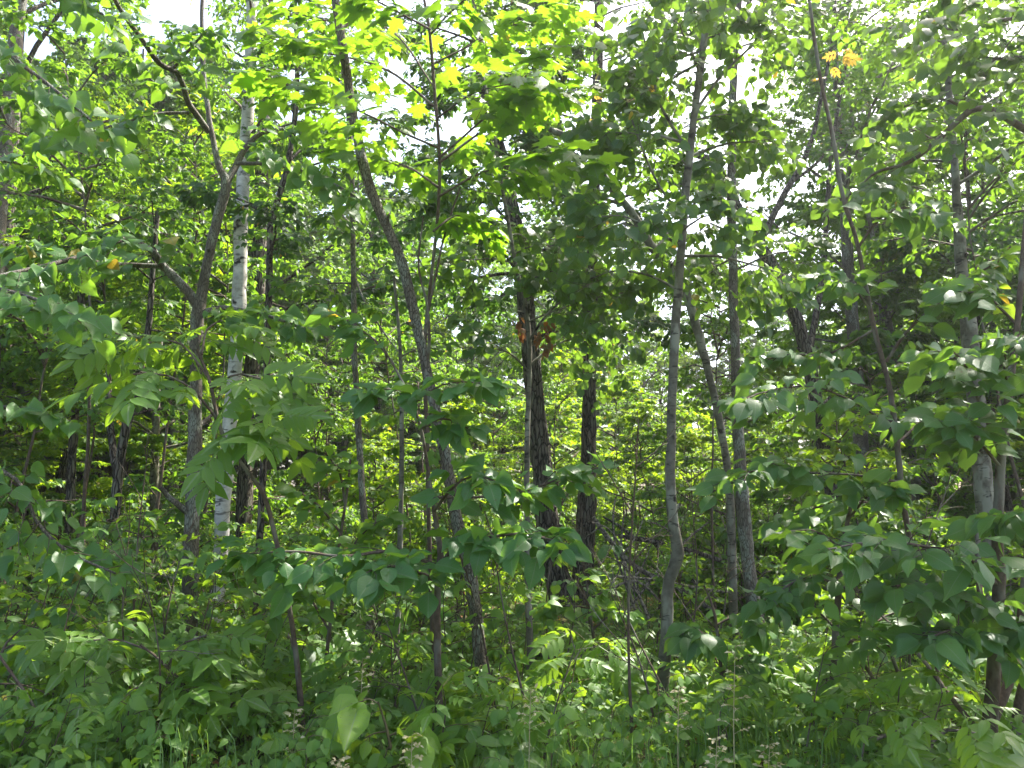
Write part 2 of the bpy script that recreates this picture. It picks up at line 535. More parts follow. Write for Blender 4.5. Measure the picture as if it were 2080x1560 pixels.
def scatter(acc, tmpl, pos, rot, scale):
    """pos (N,3), rot (N,3,3) columns = leaf axes, scale (N,)."""
    which = rng.integers(0, len(tmpl), len(pos))
    for w, T in enumerate(tmpl):
        s = which == w
        n = int(s.sum())
        if not n:
            continue
        k = len(T['v'])
        v = np.einsum('nij,kj->nki', rot[s] * scale[s][:, None, None], T['v']) + pos[s][:, None, :]
        loops = (T['l'][None] + (np.arange(n) * k)[:, None]).reshape(-1)
        acc.add(v.reshape(-1, 3), loops, np.tile(T['t'], n), np.tile(T['uv'], (n, 1)), np.repeat(rng.random(n), k))


# ------------------------------------------------------------------ branching
def children(polys, n, ratio, ang=0.9, s0=0.25, flat=0.8, bend=-0.12, m=4, taper=0.55, jit=0.25, up=0.0):
    N, mm = polys.shape[:2]
    s = s0 + (1 - s0) * (np.arange(n)[None, :] + rng.random((N, n))) / n
    f = np.minimum(s * (mm - 1), mm - 1.001)
    i = f.astype(int)
    r = np.arange(N)[:, None]
    p = polys[r, i] * (1 - (f - i))[..., None] + polys[r, i + 1] * (f - i)[..., None]
    t = norm(polys[r, i + 1] - polys[r, i])
    Lp = np.linalg.norm(np.diff(polys, axis=1), axis=2).sum(1)[:, None]
    h = np.cross(t, UP)
    vert = np.linalg.norm(h, axis=-1) < 0.45
    az = rng.random((N, n)) * 2 * math.pi
    h = np.where(vert[..., None], np.stack([np.cos(az), np.sin(az), 0 * az], -1), h)
    h = norm(h - t * (h * t).sum(-1, keepdims=True))
    v = np.cross(h, t)
    sg = np.where((np.arange(n)[None, :] + rng.integers(0, 2, (N, 1))) % 2 == 0, 1.0, -1.0)
    roll = rng.normal(0, (1 - flat) * 1.6, (N, n))
    side = sg[..., None] * h * np.cos(roll)[..., None] + v * np.sin(roll)[..., None]
    a = ang + rng.normal(0, jit, (N, n))
    D = norm(t * np.cos(a)[..., None] + side * np.sin(a)[..., None] + np.array([0, 0, up]))
    L = Lp * ratio * (1 - taper * s) * rng.uniform(0.65, 1.35, (N, n))
    x = np.linspace(0, 1, m)[None, None, :, None]
    wig = rng.normal(0, 0.05, (N, n, m, 3)) * x
    q = p[:, :, None, :] + (D[:, :, None, :] * x + wig) * L[..., None, None] + UP * bend * (x ** 2) * L[..., None, None]
    return q.reshape(N * n, m, 3)


FACING = np.array([0.10, -0.75, 0.0])               # leaves of the wood's edge turn to the open side


def leaves_on(polys, k, size, ang=0.95, droop=0.25, tilt=0.35, s0=0.2, var=0.45, terminal=True, flat=1.0, face=0.0):
    """k leaves on every twig: (pos, rot, scale)."""
    N, mm = polys.shape[:2]
    s = s0 + (1 - s0) * (np.arange(k)[None, :] + 0.4 + 0.5 * rng.random((N, k))) / k
    if terminal:
        s[:, -1] = 1.0
    f = np.minimum(s * (mm - 1), mm - 1.001)
    i = f.astype(int)
    r = np.arange(N)[:, None]
    p = polys[r, i] * (1 - (f - i))[..., None] + polys[r, i + 1] * (f - i)[..., None]
    t = norm(polys[r, i + 1] - polys[r, i])
    h = np.cross(t, UP)
    az = rng.random((N, k)) * 2 * math.pi
    h = np.where((np.linalg.norm(h, axis=-1) < 0.3)[..., None], np.stack([np.cos(az), np.sin(az), 0 * az], -1), h)
    h = norm(h)
    sg = np.where((np.arange(k)[None, :] + rng.integers(0, 2, (N, 1))) % 2 == 0, 1.0, -1.0)
    a = np.where(np.arange(k)[None, :] == k - 1, 0.1 if terminal else ang, ang) + rng.normal(0, 0.3, (N, k))
    y = t * np.cos(a)[..., None] + sg[..., None] * h * np.sin(a)[..., None]
    y[..., 2] *= flat
    y = norm(y - UP * (droop + rng.normal(0, 0.22, (N, k)))[..., None])
    z = UP + FACING * (face * rng.uniform(0.2, 1.5, (N, k, 1))) + rng.normal(0, tilt, (N, k, 3))
    z = norm(z - y * (z * y).sum(-1, keepdims=True))
    x = np.cross(y, z)
    rot = np.stack([x, y, z], -1).reshape(-1, 3, 3)
    sc = size * rng.uniform(1 - var, 1 + var, (N, k)) * (1 - 0.25 * (np.arange(k)[None, :] == 0))
    pos = p + y * (sc * 0.22)[..., None]
    return pos.reshape(-1, 3), rot, sc.reshape(-1)


def cat(lists):
    return tuple(np.concatenate([l[i] for l in lists]) for i in range(3))


LEAF_MESH = {}


def leaf_meshes(kind, mat):
    key = (kind, mat)
    if key not in LEAF_MESH:
        out = []
        for T in TP[kind]:
            a = Acc()
            a.add(T['v'], T['l'], T['t'], T['uv'])
            out.append(a.mesh(mat + "_leaf_blade", ML[mat]))
        LEAF_MESH[key] = out
    return LEAF_MESH[key]


def grow_leaves(root, base, lv, kind, mat, limit=300, name="leaf", far_kind=None, min_px=9.0):
    """The leaves that show largest become leaf objects, the rest one foliage part."""
    pos, rot, sc = lv
    base = np.asarray(base, float)
    u, v, dist = project(pos)
    px = sc / dist * FPX
    inside = (u > -40) & (u < 2120) & (v > -40) & (v < 1600)
    rank = np.where(inside & (px > min_px), px * rng.uniform(0.8, 1.2, len(px)), 0.0)
    order = np.argsort(-rank)
    pick = order[:limit]
    pick = pick[rank[pick] > 0]
    ms = leaf_meshes(kind, mat)
    w = rng.integers(0, len(ms), len(pick))
    for j, m in zip(pick, w):
        M = np.eye(4)
        M[:3, :3] = rot[j] * sc[j]
        M[:3, 3] = pos[j] - base
        o = link(name, ms[m], root)
        o.matrix_local = Matrix(M.tolist())
    rest = np.ones(len(pos), bool)
    rest[pick] = False
    if rest.sum():
        a = Acc()
        scatter(a, TP[far_kind or kind], pos[rest] - base, rot[rest], sc[rest])
        link("foliage", a.mesh(mat + "_foliage", ML[mat]), root, kind="stuff")
    return len(pick)


def trunk_mesh(path, base, sides, bark, name="trunk_wood", wob=0.035, flare=0.55, m=None):
    """path rows (x, y, z, radius)."""
    L = np.linalg.norm(np.diff(path[:, :3], axis=0), axis=1).sum()
    m = m or int(max(6, min(70, L / 0.10)))
    q = resample(path, m)
    hgt = np.concatenate([[0], np.cumsum(np.linalg.norm(np.diff(q[:, :3], axis=0), axis=1))])
    r = q[:, 3] * (1 + flare * np.exp(-hgt / 0.16))
    r = r * (1 + 0.04 * np.sin(hgt * 5 + rng.random() * 6)) 
    p = q[:, :3] - np.asarray(base)
    p[1:-1, :2] += rng.normal(0, 0.05, (m - 2, 2)) * r[1:-1, None]
    a = Acc()
    tubes(a, p[None], r[None], sides, wob)
    return a.mesh(name, MB[bark]), q


# ------------------------------------------------------------------ the setting: forest floor
def build_ground():
    xs = np.concatenate([np.linspace(-400, -32, 14), np.linspace(-30, 30, 121), np.linspace(32, 400, 14)])
    ys = np.concatenate([np.linspace(-60, -4, 8), np.linspace(-2, 50, 105), np.linspace(54, 700, 20)])
    X, Y = np.meshgrid(xs, ys)
    Z = gz(X, Y) + 0.02 * np.sin(X * 5.1) * np.sin(Y * 4.3)
    v = np.stack([X, Y, Z], -1).reshape(-1, 3)
    nx, ny = len(xs), len(ys)
    i = np.arange(ny - 1)[:, None] * nx + np.arange(nx - 1)[None, :]
    q = np.stack([i, i + 1, i + nx + 1, i + nx], -1).reshape(-1)
    a = Acc()
    a.add(v, q, np.full((nx - 1) * (ny - 1), 4))
    m, out, N, L = new_mat("forest_floor")
    tc = N("ShaderNodeTexCoord")
    n1 = N("ShaderNodeTexNoise")
    n1.inputs["Scale"].default_value = 0.9
    n1.inputs["Detail"].default_value = 8
    L(tc.outputs["Object"], n1.inputs["Vector"])
    n2 = N("ShaderNodeTexNoise")
    n2.inputs["Scale"].default_value = 22
    n2.inputs["Detail"].default_value = 6
    L(tc.outputs["Object"], n2.inputs["Vector"])
    c = mixc(N, L, n2.outputs["Fac"], (0.040, 0.030, 0.018), (0.095, 0.075, 0.045))
    f = mathn(N, L, 'MULTIPLY', mathn(N, L, 'SUBTRACT', n1.outputs["Fac"], 0.38), 5.0, True)
    c = mixc(N, L, f, c, mixc(N, L, n2.outputs["Fac"], (0.035, 0.075, 0.016), (0.075, 0.120, 0.025)))
    pb = N("ShaderNodeBsdfPrincipled")
    L(c, pb.inputs["Base Color"])
    pb.inputs["Roughness"].default_value = 0.95
    pb.inputs["Specular IOR Level"].default_value = 0.1
    bp = N("ShaderNodeBump")
    bp.inputs["Strength"].default_value = 0.8
    bp.inputs["Distance"].default_value = 0.05
    L(n2.outputs["Fac"], bp.inputs["Height"])
    L(bp.outputs[0], pb.inputs["Normal"])
    L(pb.outputs[0], out.inputs[0])
    link("ground", a.mesh("forest_ground", m), kind="structure")


build_ground()

# ------------------------------------------------------------------ thin air volume added in place of the lens flare's veil
def veil_haze_box():
    a = Acc()
    x, y0, y1, z0, z1 = 90.0, -30.0, 120.0, -3.0, 24.0
    v = np.array([(-x, y0, z0), (x, y0, z0), (x, y1, z0), (-x, y1, z0), (-x, y0, z1), (x, y0, z1), (x, y1, z1), (-x, y1, z1)])
    a.add(v, np.array([0, 3, 2, 1, 4, 5, 6, 7, 0, 1, 5, 4, 1, 2, 6, 5, 2, 3, 7, 6, 3, 0, 4, 7]), np.full(6, 4))
    m, out, N, L = new_mat("lens_veil_haze")
    pv = N("ShaderNodeVolumePrincipled")
    pv.inputs["Color"].default_value = (0.95, 0.96, 0.97, 1)
    pv.inputs["Density"].default_value = 0.0008
    pv.inputs["Anisotropy"].default_value = 0.55
    L(pv.outputs[0], out.inputs["Volume"])
    link("veil_haze", a.mesh("lens_veil_air", m, False), kind="stuff")


veil_haze_box()

# ------------------------------------------------------------------ the near, named trees
ANCHORS = []                                        # (photo column, short name) for the labels of the trees further back


def px_path(pts, d):
    """(u, v, width px[, depth offset]) rows -> (x, y, z, radius) rows."""
    out = []
    for r in pts:
        dd = d + (r[3] if len(r) > 3 else 0.0)
        p = P(r[0], r[1], dd)
        out.append((*p, 0.5 * r[2] / FPX * math.hypot(dd, p[2] - EYE[2])))
    return np.array(out)


def to_ground(path):
    """Carry the first point of a trunk down to the floor along its own lean."""
    p = path[0]
    g = float(gz(p[0], p[1])) - 0.08
    if p[2] > g + 0.03:
        t = path[1, :3] - p[:3]
        k = (p[2] - g) / max(t[2], 0.2)
        k = min(k, 40)
        x, y = p[0] - t[0] * k * 0.5, p[1] - t[1] * k * 0.5
        path = np.concatenate([[(x, y, g, p[3] * 1.12)], path])
    return path


def hero(name, label, category, d, trunk, bark, anchor=None, limbs=(), kind='ovate', mat=None, size=0.12, spray=None, auto=None,
         sides=14, limit=300, far_kind=None, wood=None, group=None, extra=None, thin=0.8):
    """limbs: (rows, leafy) in photo pixels; spray: how leafy limbs branch; auto: limbs grown freely along the trunk."""
    trunk = [(r[0], r[1], r[2] * thin, *r[3:]) for r in trunk]
    limbs = [([(r[0], r[1], r[2] * (0.3 + 0.7 * thin), *r[3:]) for r in rows], f) for rows, f in limbs]
    path = to_ground(px_path(trunk, d))
    base = path[0, :3].copy()
    base[2] = float(gz(base[0], base[1]))
    root = thing(name, base, label, category, group)
    me, q = trunk_mesh(path, base, sides, bark)
    link("trunk", me, root)
    if anchor:
        ANCHORS.append((float(np.mean([r[0] for r in trunk])), anchor))
    if sides >= 14:
        nst = int(rng.integers(4, 9))
        for j in range(nst):
            c = q[int(rng.uniform(0.08, 0.75) * (len(q) - 1))]
            az_ = rng.uniform(0, 6.28)
            dv = np.array([math.cos(az_), math.sin(az_), rng.uniform(0.0, 0.9)])
            ln_ = c[3] * 0.8 + rng.choice([0.02, 0.05, 0.12, 0.3], p=[0.4, 0.3, 0.2, 0.1])
            pts_ = c[:3] - base + dv * np.linspace(0, 1, 4)[:, None] * ln_ + rng.normal(0, 0.01, (4, 3)) * np.linspace(0, 1, 4)[:, None]
            a = Acc()
            tubes(a, pts_[None], (c[3] * rng.uniform(0.22, 0.42) * np.array([1.5, 1.15, 0.95, 0.7]))[None], 7, 0.05)
            link("branch_stub", a.mesh("stub_wood", MB[bark]), root)
    leafy = []
    for rows, isleafy in limbs:
        lp = px_path(rows, d)
        lm, lq = trunk_mesh(lp, base, 8, wood or bark, "branch_wood", 0.03, 0.0)
        link("branch", lm, root)
        if isleafy:
            leafy.append(resample(lp[:, :3], 8))
    twigs_acc = Acc()
    lv = []
    if auto:
        n, s0, s1, length, elev, bend, mm = auto['n'], auto['s0'], auto['s1'], auto['len'], auto.get('elev', 0.5), auto.get('bend', -0.1), 7
        ss = np.linspace(s0, s1, n) + rng.normal(0, 0.02, n)
        idx = np.clip(ss, 0, 0.995) * (len(q) - 1)
        ii = idx.astype(int)
        p = q[ii, :3]
        az = np.arange(n) * 2.4 + rng.normal(0, 0.4, n) + auto.get('az0', 0)
        if 'az' in auto:
            az = rng.uniform(*auto['az'], n)
        el = elev + rng.normal(0, 0.2, n)
        D = np.stack([np.cos(az) * np.cos(el), np.sin(az) * np.cos(el), np.sin(el)], -1)
        Ln = length * rng.uniform(0.6, 1.25, n) * (1 - 0.4 * (ss - s0) / max(s1 - s0, 1e-3))
        x = np.linspace(0, 1, mm)[None, :, None]
        pl = p[:, None, :] + D[:, None, :] * x * Ln[:, None, None] + UP * bend * x ** 2 * Ln[:, None, None] + rng.normal(0, 0.02, (n, mm, 3)) * x * Ln[:, None, None]
        rad = np.minimum(q[ii, 3] * 0.45, 0.012 * Ln + 0.003)[:, None] * np.linspace(1, 0.25, mm)[None]
        for j in range(n):
            a = Acc()
            tubes(a, pl[j:j + 1] - base, rad[j:j + 1], 6, 0.03)
            link("branch", a.mesh("branch_wood", MB[wood or bark]), root)
        leafy += [resample(z, 8) for z in pl]
    if leafy:
        lp = np.stack(leafy)
        sp = dict(n1=7, r1=0.42, n2=0, r2=0.45, k=5, ang=0.9, flat=0.8, bend=-0.1, droop=0.3, tilt=0.35, s0=0.2, face=1.0, more=1.6)
        sp.update(spray or {})
        ln = np.linalg.norm(np.diff(lp, axis=1), axis=2).sum(1)
        nn = np.clip(np.round(sp['n1'] * sp['more'] * ln / np.median(ln)), 2, 2.2 * sp['n1'] * sp['more']).astype(int)
        c1 = np.concatenate([children(lp[j:j + 1], int(nn[j]), sp['r1'], sp['ang'], sp['s0'], sp['flat'], sp['bend']) for j in range(len(lp))])
        tw = [c1]
        tubes(twigs_acc, c1 - base, np.full((len(c1), 4), 0.0035) * np.linspace(1.2, 0.5, 4), 3)
        if sp['n2']:
            c2 = children(c1, sp['n2'], sp['r2'], sp['ang'], 0.2, sp['flat'], sp['bend'])
            tubes(twigs_acc, c2 - base, np.full((len(c2), 4), 0.0022) * np.linspace(1.2, 0.5, 4), 3)
            tw.append(c2)
        for z in tw:
            lv.append(leaves_on(z, sp['k'], size, droop=sp['droop'], tilt=sp['tilt'], face=sp['face']))
        lv.append(leaves_on(lp[:, 4:], 3, size, droop=sp['droop'], tilt=sp['tilt'], face=sp['face']))
        link("twigs", twigs_acc.mesh("twig_wood", MB['brown' if not wood else wood]), root, kind="stuff")
        grow_leaves(root, base, cat(lv), kind, mat or kind, limit, far_kind=far_kind)
    if extra:
        extra(root, base, q)
    return root, base, q


# white birch
hero("birch_tree", "white birch with peeling black-flecked bark, standing behind the forked brown tree", "tree", 10.5,
     [(432, 1290, 30), (443, 1200, 29), (455, 1010, 31), (466, 880, 31), (480, 720, 29), (487, 560, 29), (490, 440, 27), (497, 320, 25), (505, 200, 23), (511, 50, 20), (515, -120, 18), (518, -400, 14)],
     'birch', "white birch", kind='small', mat='mid', size=0.09, sides=18,
     auto=dict(n=14, s0=0.55, s1=0.98, len=2.0, elev=0.7, bend=-0.2), spray=dict(n1=7, n2=5, k=6), wood='brown', thin=0.95)

# forked basswood
hero("basswood_tree", "forked grey-brown tree with a limb sweeping upper left, before the white birch", "tree", 8.3,
     [(380, 1340, 42), (386, 1200, 39), (388, 1100, 37), (394, 950, 34), (398, 800, 31), (400, 660, 31), (405, 620, 30), (420, 540, 25), (440, 450, 24), (459, 375, 23), (446, 340, 17), (436, 300, 14), (424, 235, 12), (414, 150, 11), (410, 60, 9), (412, -40, 7)],
     'grey', "forked tree", kind='heart', size=0.145,
     limbs=[([(404, 625, 24), (370, 578, 22), (330, 540, 19), (315, 515, 15, -0.2), (285, 495, 13, -0.3), (250, 486, 12, -0.5), (190, 512, 11, -0.8), (100, 538, 10, -1.2), (0, 560, 9, -1.6), (-60, 575, 8, -1.8)], True),
            ([(330, 541, 13), (265, 538, 11, -.1), (200, 533, 9, -.3), (120, 520, 7, -.6), (40, 500, 5, -.9)], True),
            ([(424, 268, 13), (390, 220, 13, -.3), (380, 202, 13, -.5), (362, 151, 12, -.8), (323, 128, 11, -1.1), (286, 77, 10, -1.4), (236, 5, 9, -1.7), (210, -60, 7, -1.9)], True),
            ([(384, 229, 8, -.3), (313, 232, 7, -.5), (250, 250, 6, -.9), (180, 268, 5, -1.2), (110, 285, 4, -1.6)], True),
            ([(459, 372, 18), (480, 337, 15, .1), (497, 303, 13, .2), (535, 268, 11, .3), (600, 262, 9, .5), (680, 268, 7, .6)], True),
            ([(481, 332, 10), (535, 333, 8, -.2), (610, 345, 7, -.4), (690, 380, 6, -.6), (760, 425, 5, -.8)], True),
            ([(412, 634, 13), (450, 625, 12, -.1), (490, 630, 10, -.3), (545, 642, 8, -.5), (620, 668, 6, -.8)], True),
            ([(362, 151, 7, -.8), (352, 140, 7, -.9), (390, 95, 6, -1.0), (420, 60, 4, -1.2)], True)],
     spray=dict(n1=11, r1=0.24, n2=0, k=5, droop=0.5, tilt=0.45))

# main curved tree
hero("curved_tree", "rough furrowed trunk bowing from the lower centre up to the top, tallest curved stem", "tree", 6.8,
     [(988, 1425, 36), (978, 1345, 36), (964, 1230, 35), (950, 1140, 34), (926, 1050, 33), (905, 930, 30), (881, 820, 28), (860, 720, 28), (840, 630, 28), (815, 530, 26), (785, 460, 26), (755, 390, 26), (730, 300, 25), (712, 200, 23), (697, 100, 21), (682, 0, 20), (668, -120, 18), (650, -350, 14)],
     'furrow', "curved trunk", kind='small', mat='mid', size=0.10, sides=22,
     limbs=[([(864, 660, 7), (885, 560, 6, .1), (905, 470, 5, .2), (935, 380, 4, .3)], False),
            ([(690, 60, 8), (735, 30, 7, .2), (790, -20, 6, .4)], False),
            ([(868, 735, 9), (872, 690, 8, -.1), (868, 620, 6, -.2), (850, 540, 5, -.3), (860, 440, 4, -.4)], False)],
     auto=dict(n=7, s0=0.88, s1=0.98, len=1.3, elev=0.7), spray=dict(n1=6, n2=3, k=5), wood='brown', limit=200, thin=0.74)

# basswood with big leaves at the left edge
hero("basswood_tree", "heart-leaved branches reaching in from the left edge", "tree", 5.6,
     [(-150, 1400, 46), (-140, 1200, 44), (-130, 800, 40), (-120, 400, 36), (-110, 0, 32), (-100, -400, 26)],
     'grey', "left-edge basswood", kind='heart', size=0.125,
     limbs=[([(-120, 20, 14), (-50, 55, 12, -.1), (7, 98, 10, -.2), (44, 131, 9, -.2), (111, 182, 8, -.3), (185, 245, 6, -.4)], True),
            ([(-124, 150, 12), (-60, 150, 10), (20, 170, 8, .2), (90, 215, 6, .3), (150, 235, 5, .4)], True),
            ([(-128, -150, 12), (-40, -110, 10), (60, -60, 8, .2), (140, -10, 7, .3), (210, 30, 5, .4)], True),
            ([(-130, 560, 13), (-60, 575, 11, -.1), (10, 590, 9, -.3), (85, 612, 8, -.4), (170, 650, 6, -.5)], True),
            ([(-130, 860, 13), (-40, 830, 11, 0), (50, 830, 8, 0), (130, 850, 6, .1)], True),
            ([(-140, 1060, 13), (-30, 960, 11, -.2), (40, 980, 9, -.2), (75, 1060, 8, -.2), (140, 1122, 7, -.2), (235, 1165, 5, -.3)], True),
            ([(-130, 380, 12), (-50, 330, 10, .3), (30, 330, 7, .5), (100, 350, 5, .8)], True)],
     spray=dict(n1=9, r1=0.26, k=4, droop=0.55, tilt=0.45, s0=0.3))

# grey left edge tree further in
hero("grey_tree", "straight lichen-grey trunk cut by the upper left corner", "tree", 12.5,
     [(-40, 1180, 40), (-20, 800, 34), (-2, 460, 31), (14, 280, 30), (28, 110, 28), (42, 0, 26), (50, -120, 24), (70, -500, 16)],
     'grey', "left grey trunk", kind='small', mat='mid', size=0.09,
     auto=dict(n=13, s0=0.45, s1=0.98, len=2.2, elev=0.5), spray=dict(n1=7, n2=4, k=5), limit=120, thin=0.85)

# dark thin crooked tree next to the birch
hero("dark_tree", "thin dark crooked tree just right of the white birch", "tree", 10.0,
     [(520, 1250, 19), (530, 1050, 17), (537, 900, 17), (543, 700, 17), (548, 520, 16), (550, 450, 15), (566, 400, 14), (585, 330, 14), (598, 250, 13), (604, 150, 11), (600, 20, 10), (590, -120, 8)],
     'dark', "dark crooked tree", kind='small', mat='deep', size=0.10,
     limbs=[([(548, 445, 11), (530, 430, 10, .1), (512, 418, 8, .2), (490, 420, 5, .3)], False), ([(585, 330, 8), (620, 300, 6, .2), (680, 290, 4, .4)], True)],
     auto=dict(n=13, s0=0.40, s1=0.95, len=1.5, elev=0.4), spray=dict(n1=7, n2=3, k=5), limit=250)

hero("stout_tree", "stout dark trunk half hidden behind the white birch", "tree", 15.5,
     [(492, 1190, 40), (500, 900, 38), (514, 700, 36), (524, 600, 35), (530, 400, 33), (540, 150, 28), (550, -200, 22)],
     'dark', None, kind='small', mat='mid', size=0.1, auto=dict(n=14, s0=0.42, s1=0.98, len=2.8, elev=0.5), spray=dict(n1=8, n2=5, k=5), limit=60, far_kind='hex')

# slender lichen-spotted pole
hero("slender_tree", "slender lichen-spotted pole between the dark crooked tree and the curved trunk", "tree", 9.0,
     [(752, 1270, 19), (745, 1120, 18), (736, 1000, 17), (727, 850, 16), (720, 700, 14), (717, 500, 13), (713, 300, 11), (697, 150, 9), (680, 0, 7)],
     'grey', "slender pole", kind='small', mat='mid', size=0.10,
     limbs=[([(718, 560, 6), (745, 620, 5, -.2), (790, 690, 4, -.3), (815, 720, 3, -.4)], False)],
     auto=dict(n=9, s0=0.50, s1=0.95, len=1.1, elev=0.4), spray=dict(n1=6, n2=2, k=5), limit=250)

hero("pale_tree", "thin pale pole with white lichen left of the curved trunk's foot", "tree", 7.4,
     [(806, 1400, 15), (806, 1300, 15), (811, 1150, 14), (815, 1000, 13), (816, 850, 11), (812, 700, 9), (800, 560, 7)],
     'smooth', None, kind='small', mat='small', size=0.09, auto=dict(n=6, s0=0.6, s1=0.97, len=0.7, elev=0.3), spray=dict(n1=6, k=5))

# maple in the top centre
hero("maple_tree", "young maple glowing yellow-green with lobed leaves, filling the top centre", "tree", 6.6,
     [(880, 1330, 12, 0.9), (872, 1100, 11, 0.8), (868, 900, 11, .7), (862, 720, 10, .6), (872, 600, 9, .5), (888, 450, 8, .3), (893, 330, 8, .1), (884, 200, 8), (872, 60, 7), (855, -40, 6), (840, -180, 4)],
     'brown', "young maple", kind='maple', size=0.175,
     limbs=[([(893, 320, 6), (950, 270, 5, -.1), (1010, 215, 4, -.1), (1090, 130, 4, -.2), (1150, 60, 3, -.2)], True),
            ([(893, 330, 6), (990, 260, 5, .3), (1080, 215, 4, .5), (1180, 180, 3, .7)], True),
            ([(890, 300, 6), (820, 270, 5, -.2), (740, 230, 4, -.4), (640, 190, 4, -.6), (540, 160, 3, -.7)], True),
            ([(886, 220, 6), (800, 150, 5, .2), (720, 120, 4, .3), (620, 100, 3, .4), (530, 70, 3, .5)], True),
            ([(880, 130, 5), (960, 90, 4, .2), (1040, 50, 4, .4), (1130, 20, 3, .5)], True),
            ([(874, 60, 5), (800, 20, 4, -.3), (720, -20, 3, -.5)], True),
            ([(874, 70, 5), (920, 20, 4, -.4), (980, -30, 3, -.6)], True),
            ([(890, 380, 6), (830, 340, 5, .3), (760, 320, 4, .6), (690, 300, 3, .9)], True),
            ([(890, 400, 6), (980, 350, 5, -.3), (1080, 330, 4, -.5), (1190, 320, 3, -.8)], True),
            ([(888, 240, 5), (960, 190, 4, -.4), (1050, 170, 3, -.7), (1130, 180, 3, -.9)], True),
            ([(884, 180, 5), (790, 60, 4, .6), (650, 40, 3, .9), (560, 30, 3, 1.1)], True),
            ([(880, 470, 5), (920, 440, 4, .2), (960, 440, 4, .4), (1000, 470, 3, .5)], True)],
     spray=dict(n1=10, r1=0.28, k=4, droop=0.35, tilt=0.3, flat=0.9, face=0.5), limit=300)

# centre foreground sapling with big rounded leaves
hero("young_basswood_tree", "foreground sapling with large smooth blue-green leaves in flat sprays, centre", "tree", 5.9,
     [(892, 1455, 23), (888, 1280, 20), (890, 1170, 18), (895, 1130, 18), (882, 1040, 14), (870, 960, 11), (855, 870, 9), (832, 805, 8), (795, 735, 6), (770, 690, 4)],
     'brown', "foreground sapling", kind='ovate', size=0.150,
     limbs=[([(893, 1150, 11), (930, 1105, 9, -.2), (1000, 1090, 7, -.4), (1070, 1085, 6, -.5), (1150, 1105, 4, -.6)], True),
            ([(892, 1180, 11), (840, 1160, 9, -.3), (790, 1150, 7, -.6), (750, 1160, 5, -.8)], True),
            ([(890, 1150, 10), (800, 1120, 9, -.2), (700, 1130, 7, -.3), (600, 1120, 6, -.4), (500, 1125, 4, -.5)], True),
            ([(880, 1040, 8), (920, 990, 7, -.2), (960, 965, 5, -.3), (1000, 975, 4, -.4)], True),
            ([(876, 1010, 8), (970, 1010, 7, .1), (1060, 1000, 6, .1), (1130, 975, 5, .1), (1215, 950, 4, .1)], True),
            ([(856, 870, 6), (900, 850, 5, -.1), (950, 870, 4, -.2)], True),
            ([(840, 820, 6), (880, 790, 5, -.2), (930, 775, 4, -.3), (985, 780, 3, -.4)], True),
            ([(832, 800, 5), (790, 790, 4, -.2), (740, 800, 3, -.3)], True),
            ([(800, 740, 5), (760, 690, 4), (720, 660, 4), (670, 630, 3)], True)],
     spray=dict(n1=8, r1=0.25, k=4, droop=0.22, tilt=0.45, flat=0.75, s0=0.2, face=0.75), thin=0.68)

# ash-like sapling with compound leaves, left centre
hero("young_ash_tree", "sapling with long leaflets in drooping fans, in front of the forked tree's trunk", "tree", 5.8,
     [(610, 1420, 13), (590, 1250, 12), (552, 1060, 11), (530, 995, 11), (462, 903, 10), (440, 840, 9), (425, 770, 8), (400, 710, 6)],
     'brown', None, kind='ash', size=0.36,
     limbs=[([(440, 850, 7), (390, 790, 6, -.1), (330, 760, 5, -.2), (270, 760, 4, -.3)], True),
            ([(425, 770, 6), (370, 700, 5), (310, 690, 4, .1), (250, 680, 3, .2)], True),
            ([(430, 790, 6), (480, 760, 5, -.1), (530, 770, 4, -.2)], True),
            ([(455, 895, 6), (500, 870, 5, -.3), (545, 850, 4, -.5)], True),
            ([(410, 720, 6), (420, 670, 5, .1), (450, 650, 4, .2)], True)],
     spray=dict(n1=5, r1=0.28, k=2, droop=0.40, tilt=0.4, s0=0.3))

# grey pole in the middle
hero("grey_pole_tree", "straight smooth grey pole in the middle, in front of two big dark trunks", "tree", 8.0,
     [(1077, 1345, 20), (1073, 1200, 17), (1070, 1000, 16), (1072, 850, 15), (1076, 720, 13), (1068, 620, 12), (1050, 550, 11), (1034, 460, 10), (1020, 380, 9), (1000, 250, 8), (975, 120, 7), (960, 0, 6)],
     'smooth', "grey middle pole", kind='aspen', size=0.085,
     limbs=[([(1076, 690, 7), (1110, 640, 6, -.2), (1160, 600, 5, -.3), (1230, 590, 3, -.4)], True),
            ([(1075, 640, 6), (1074, 590, 6, -.1), (1085, 565, 5, -.2), (1095, 560, 4, -.3), (1150, 540, 3, -.5)], True),
            ([(1078, 740, 7), (1130, 700, 5, .1), (1200, 680, 4, .2), (1280, 690, 3, .3)], True),
            ([(1078, 760, 7), (1040, 720, 5, -.1), (990, 700, 4, -.2), (960, 660, 3, -.3)], True)],
     auto=dict(n=10, s0=0.52, s1=0.90, len=1.1, elev=0.25, bend=-0.2), spray=dict(n1=6, r1=0.6, n2=4, r2=0.55, k=4, droop=0.8, tilt=0.7, flat=0.3), limit=300, thin=0.72)

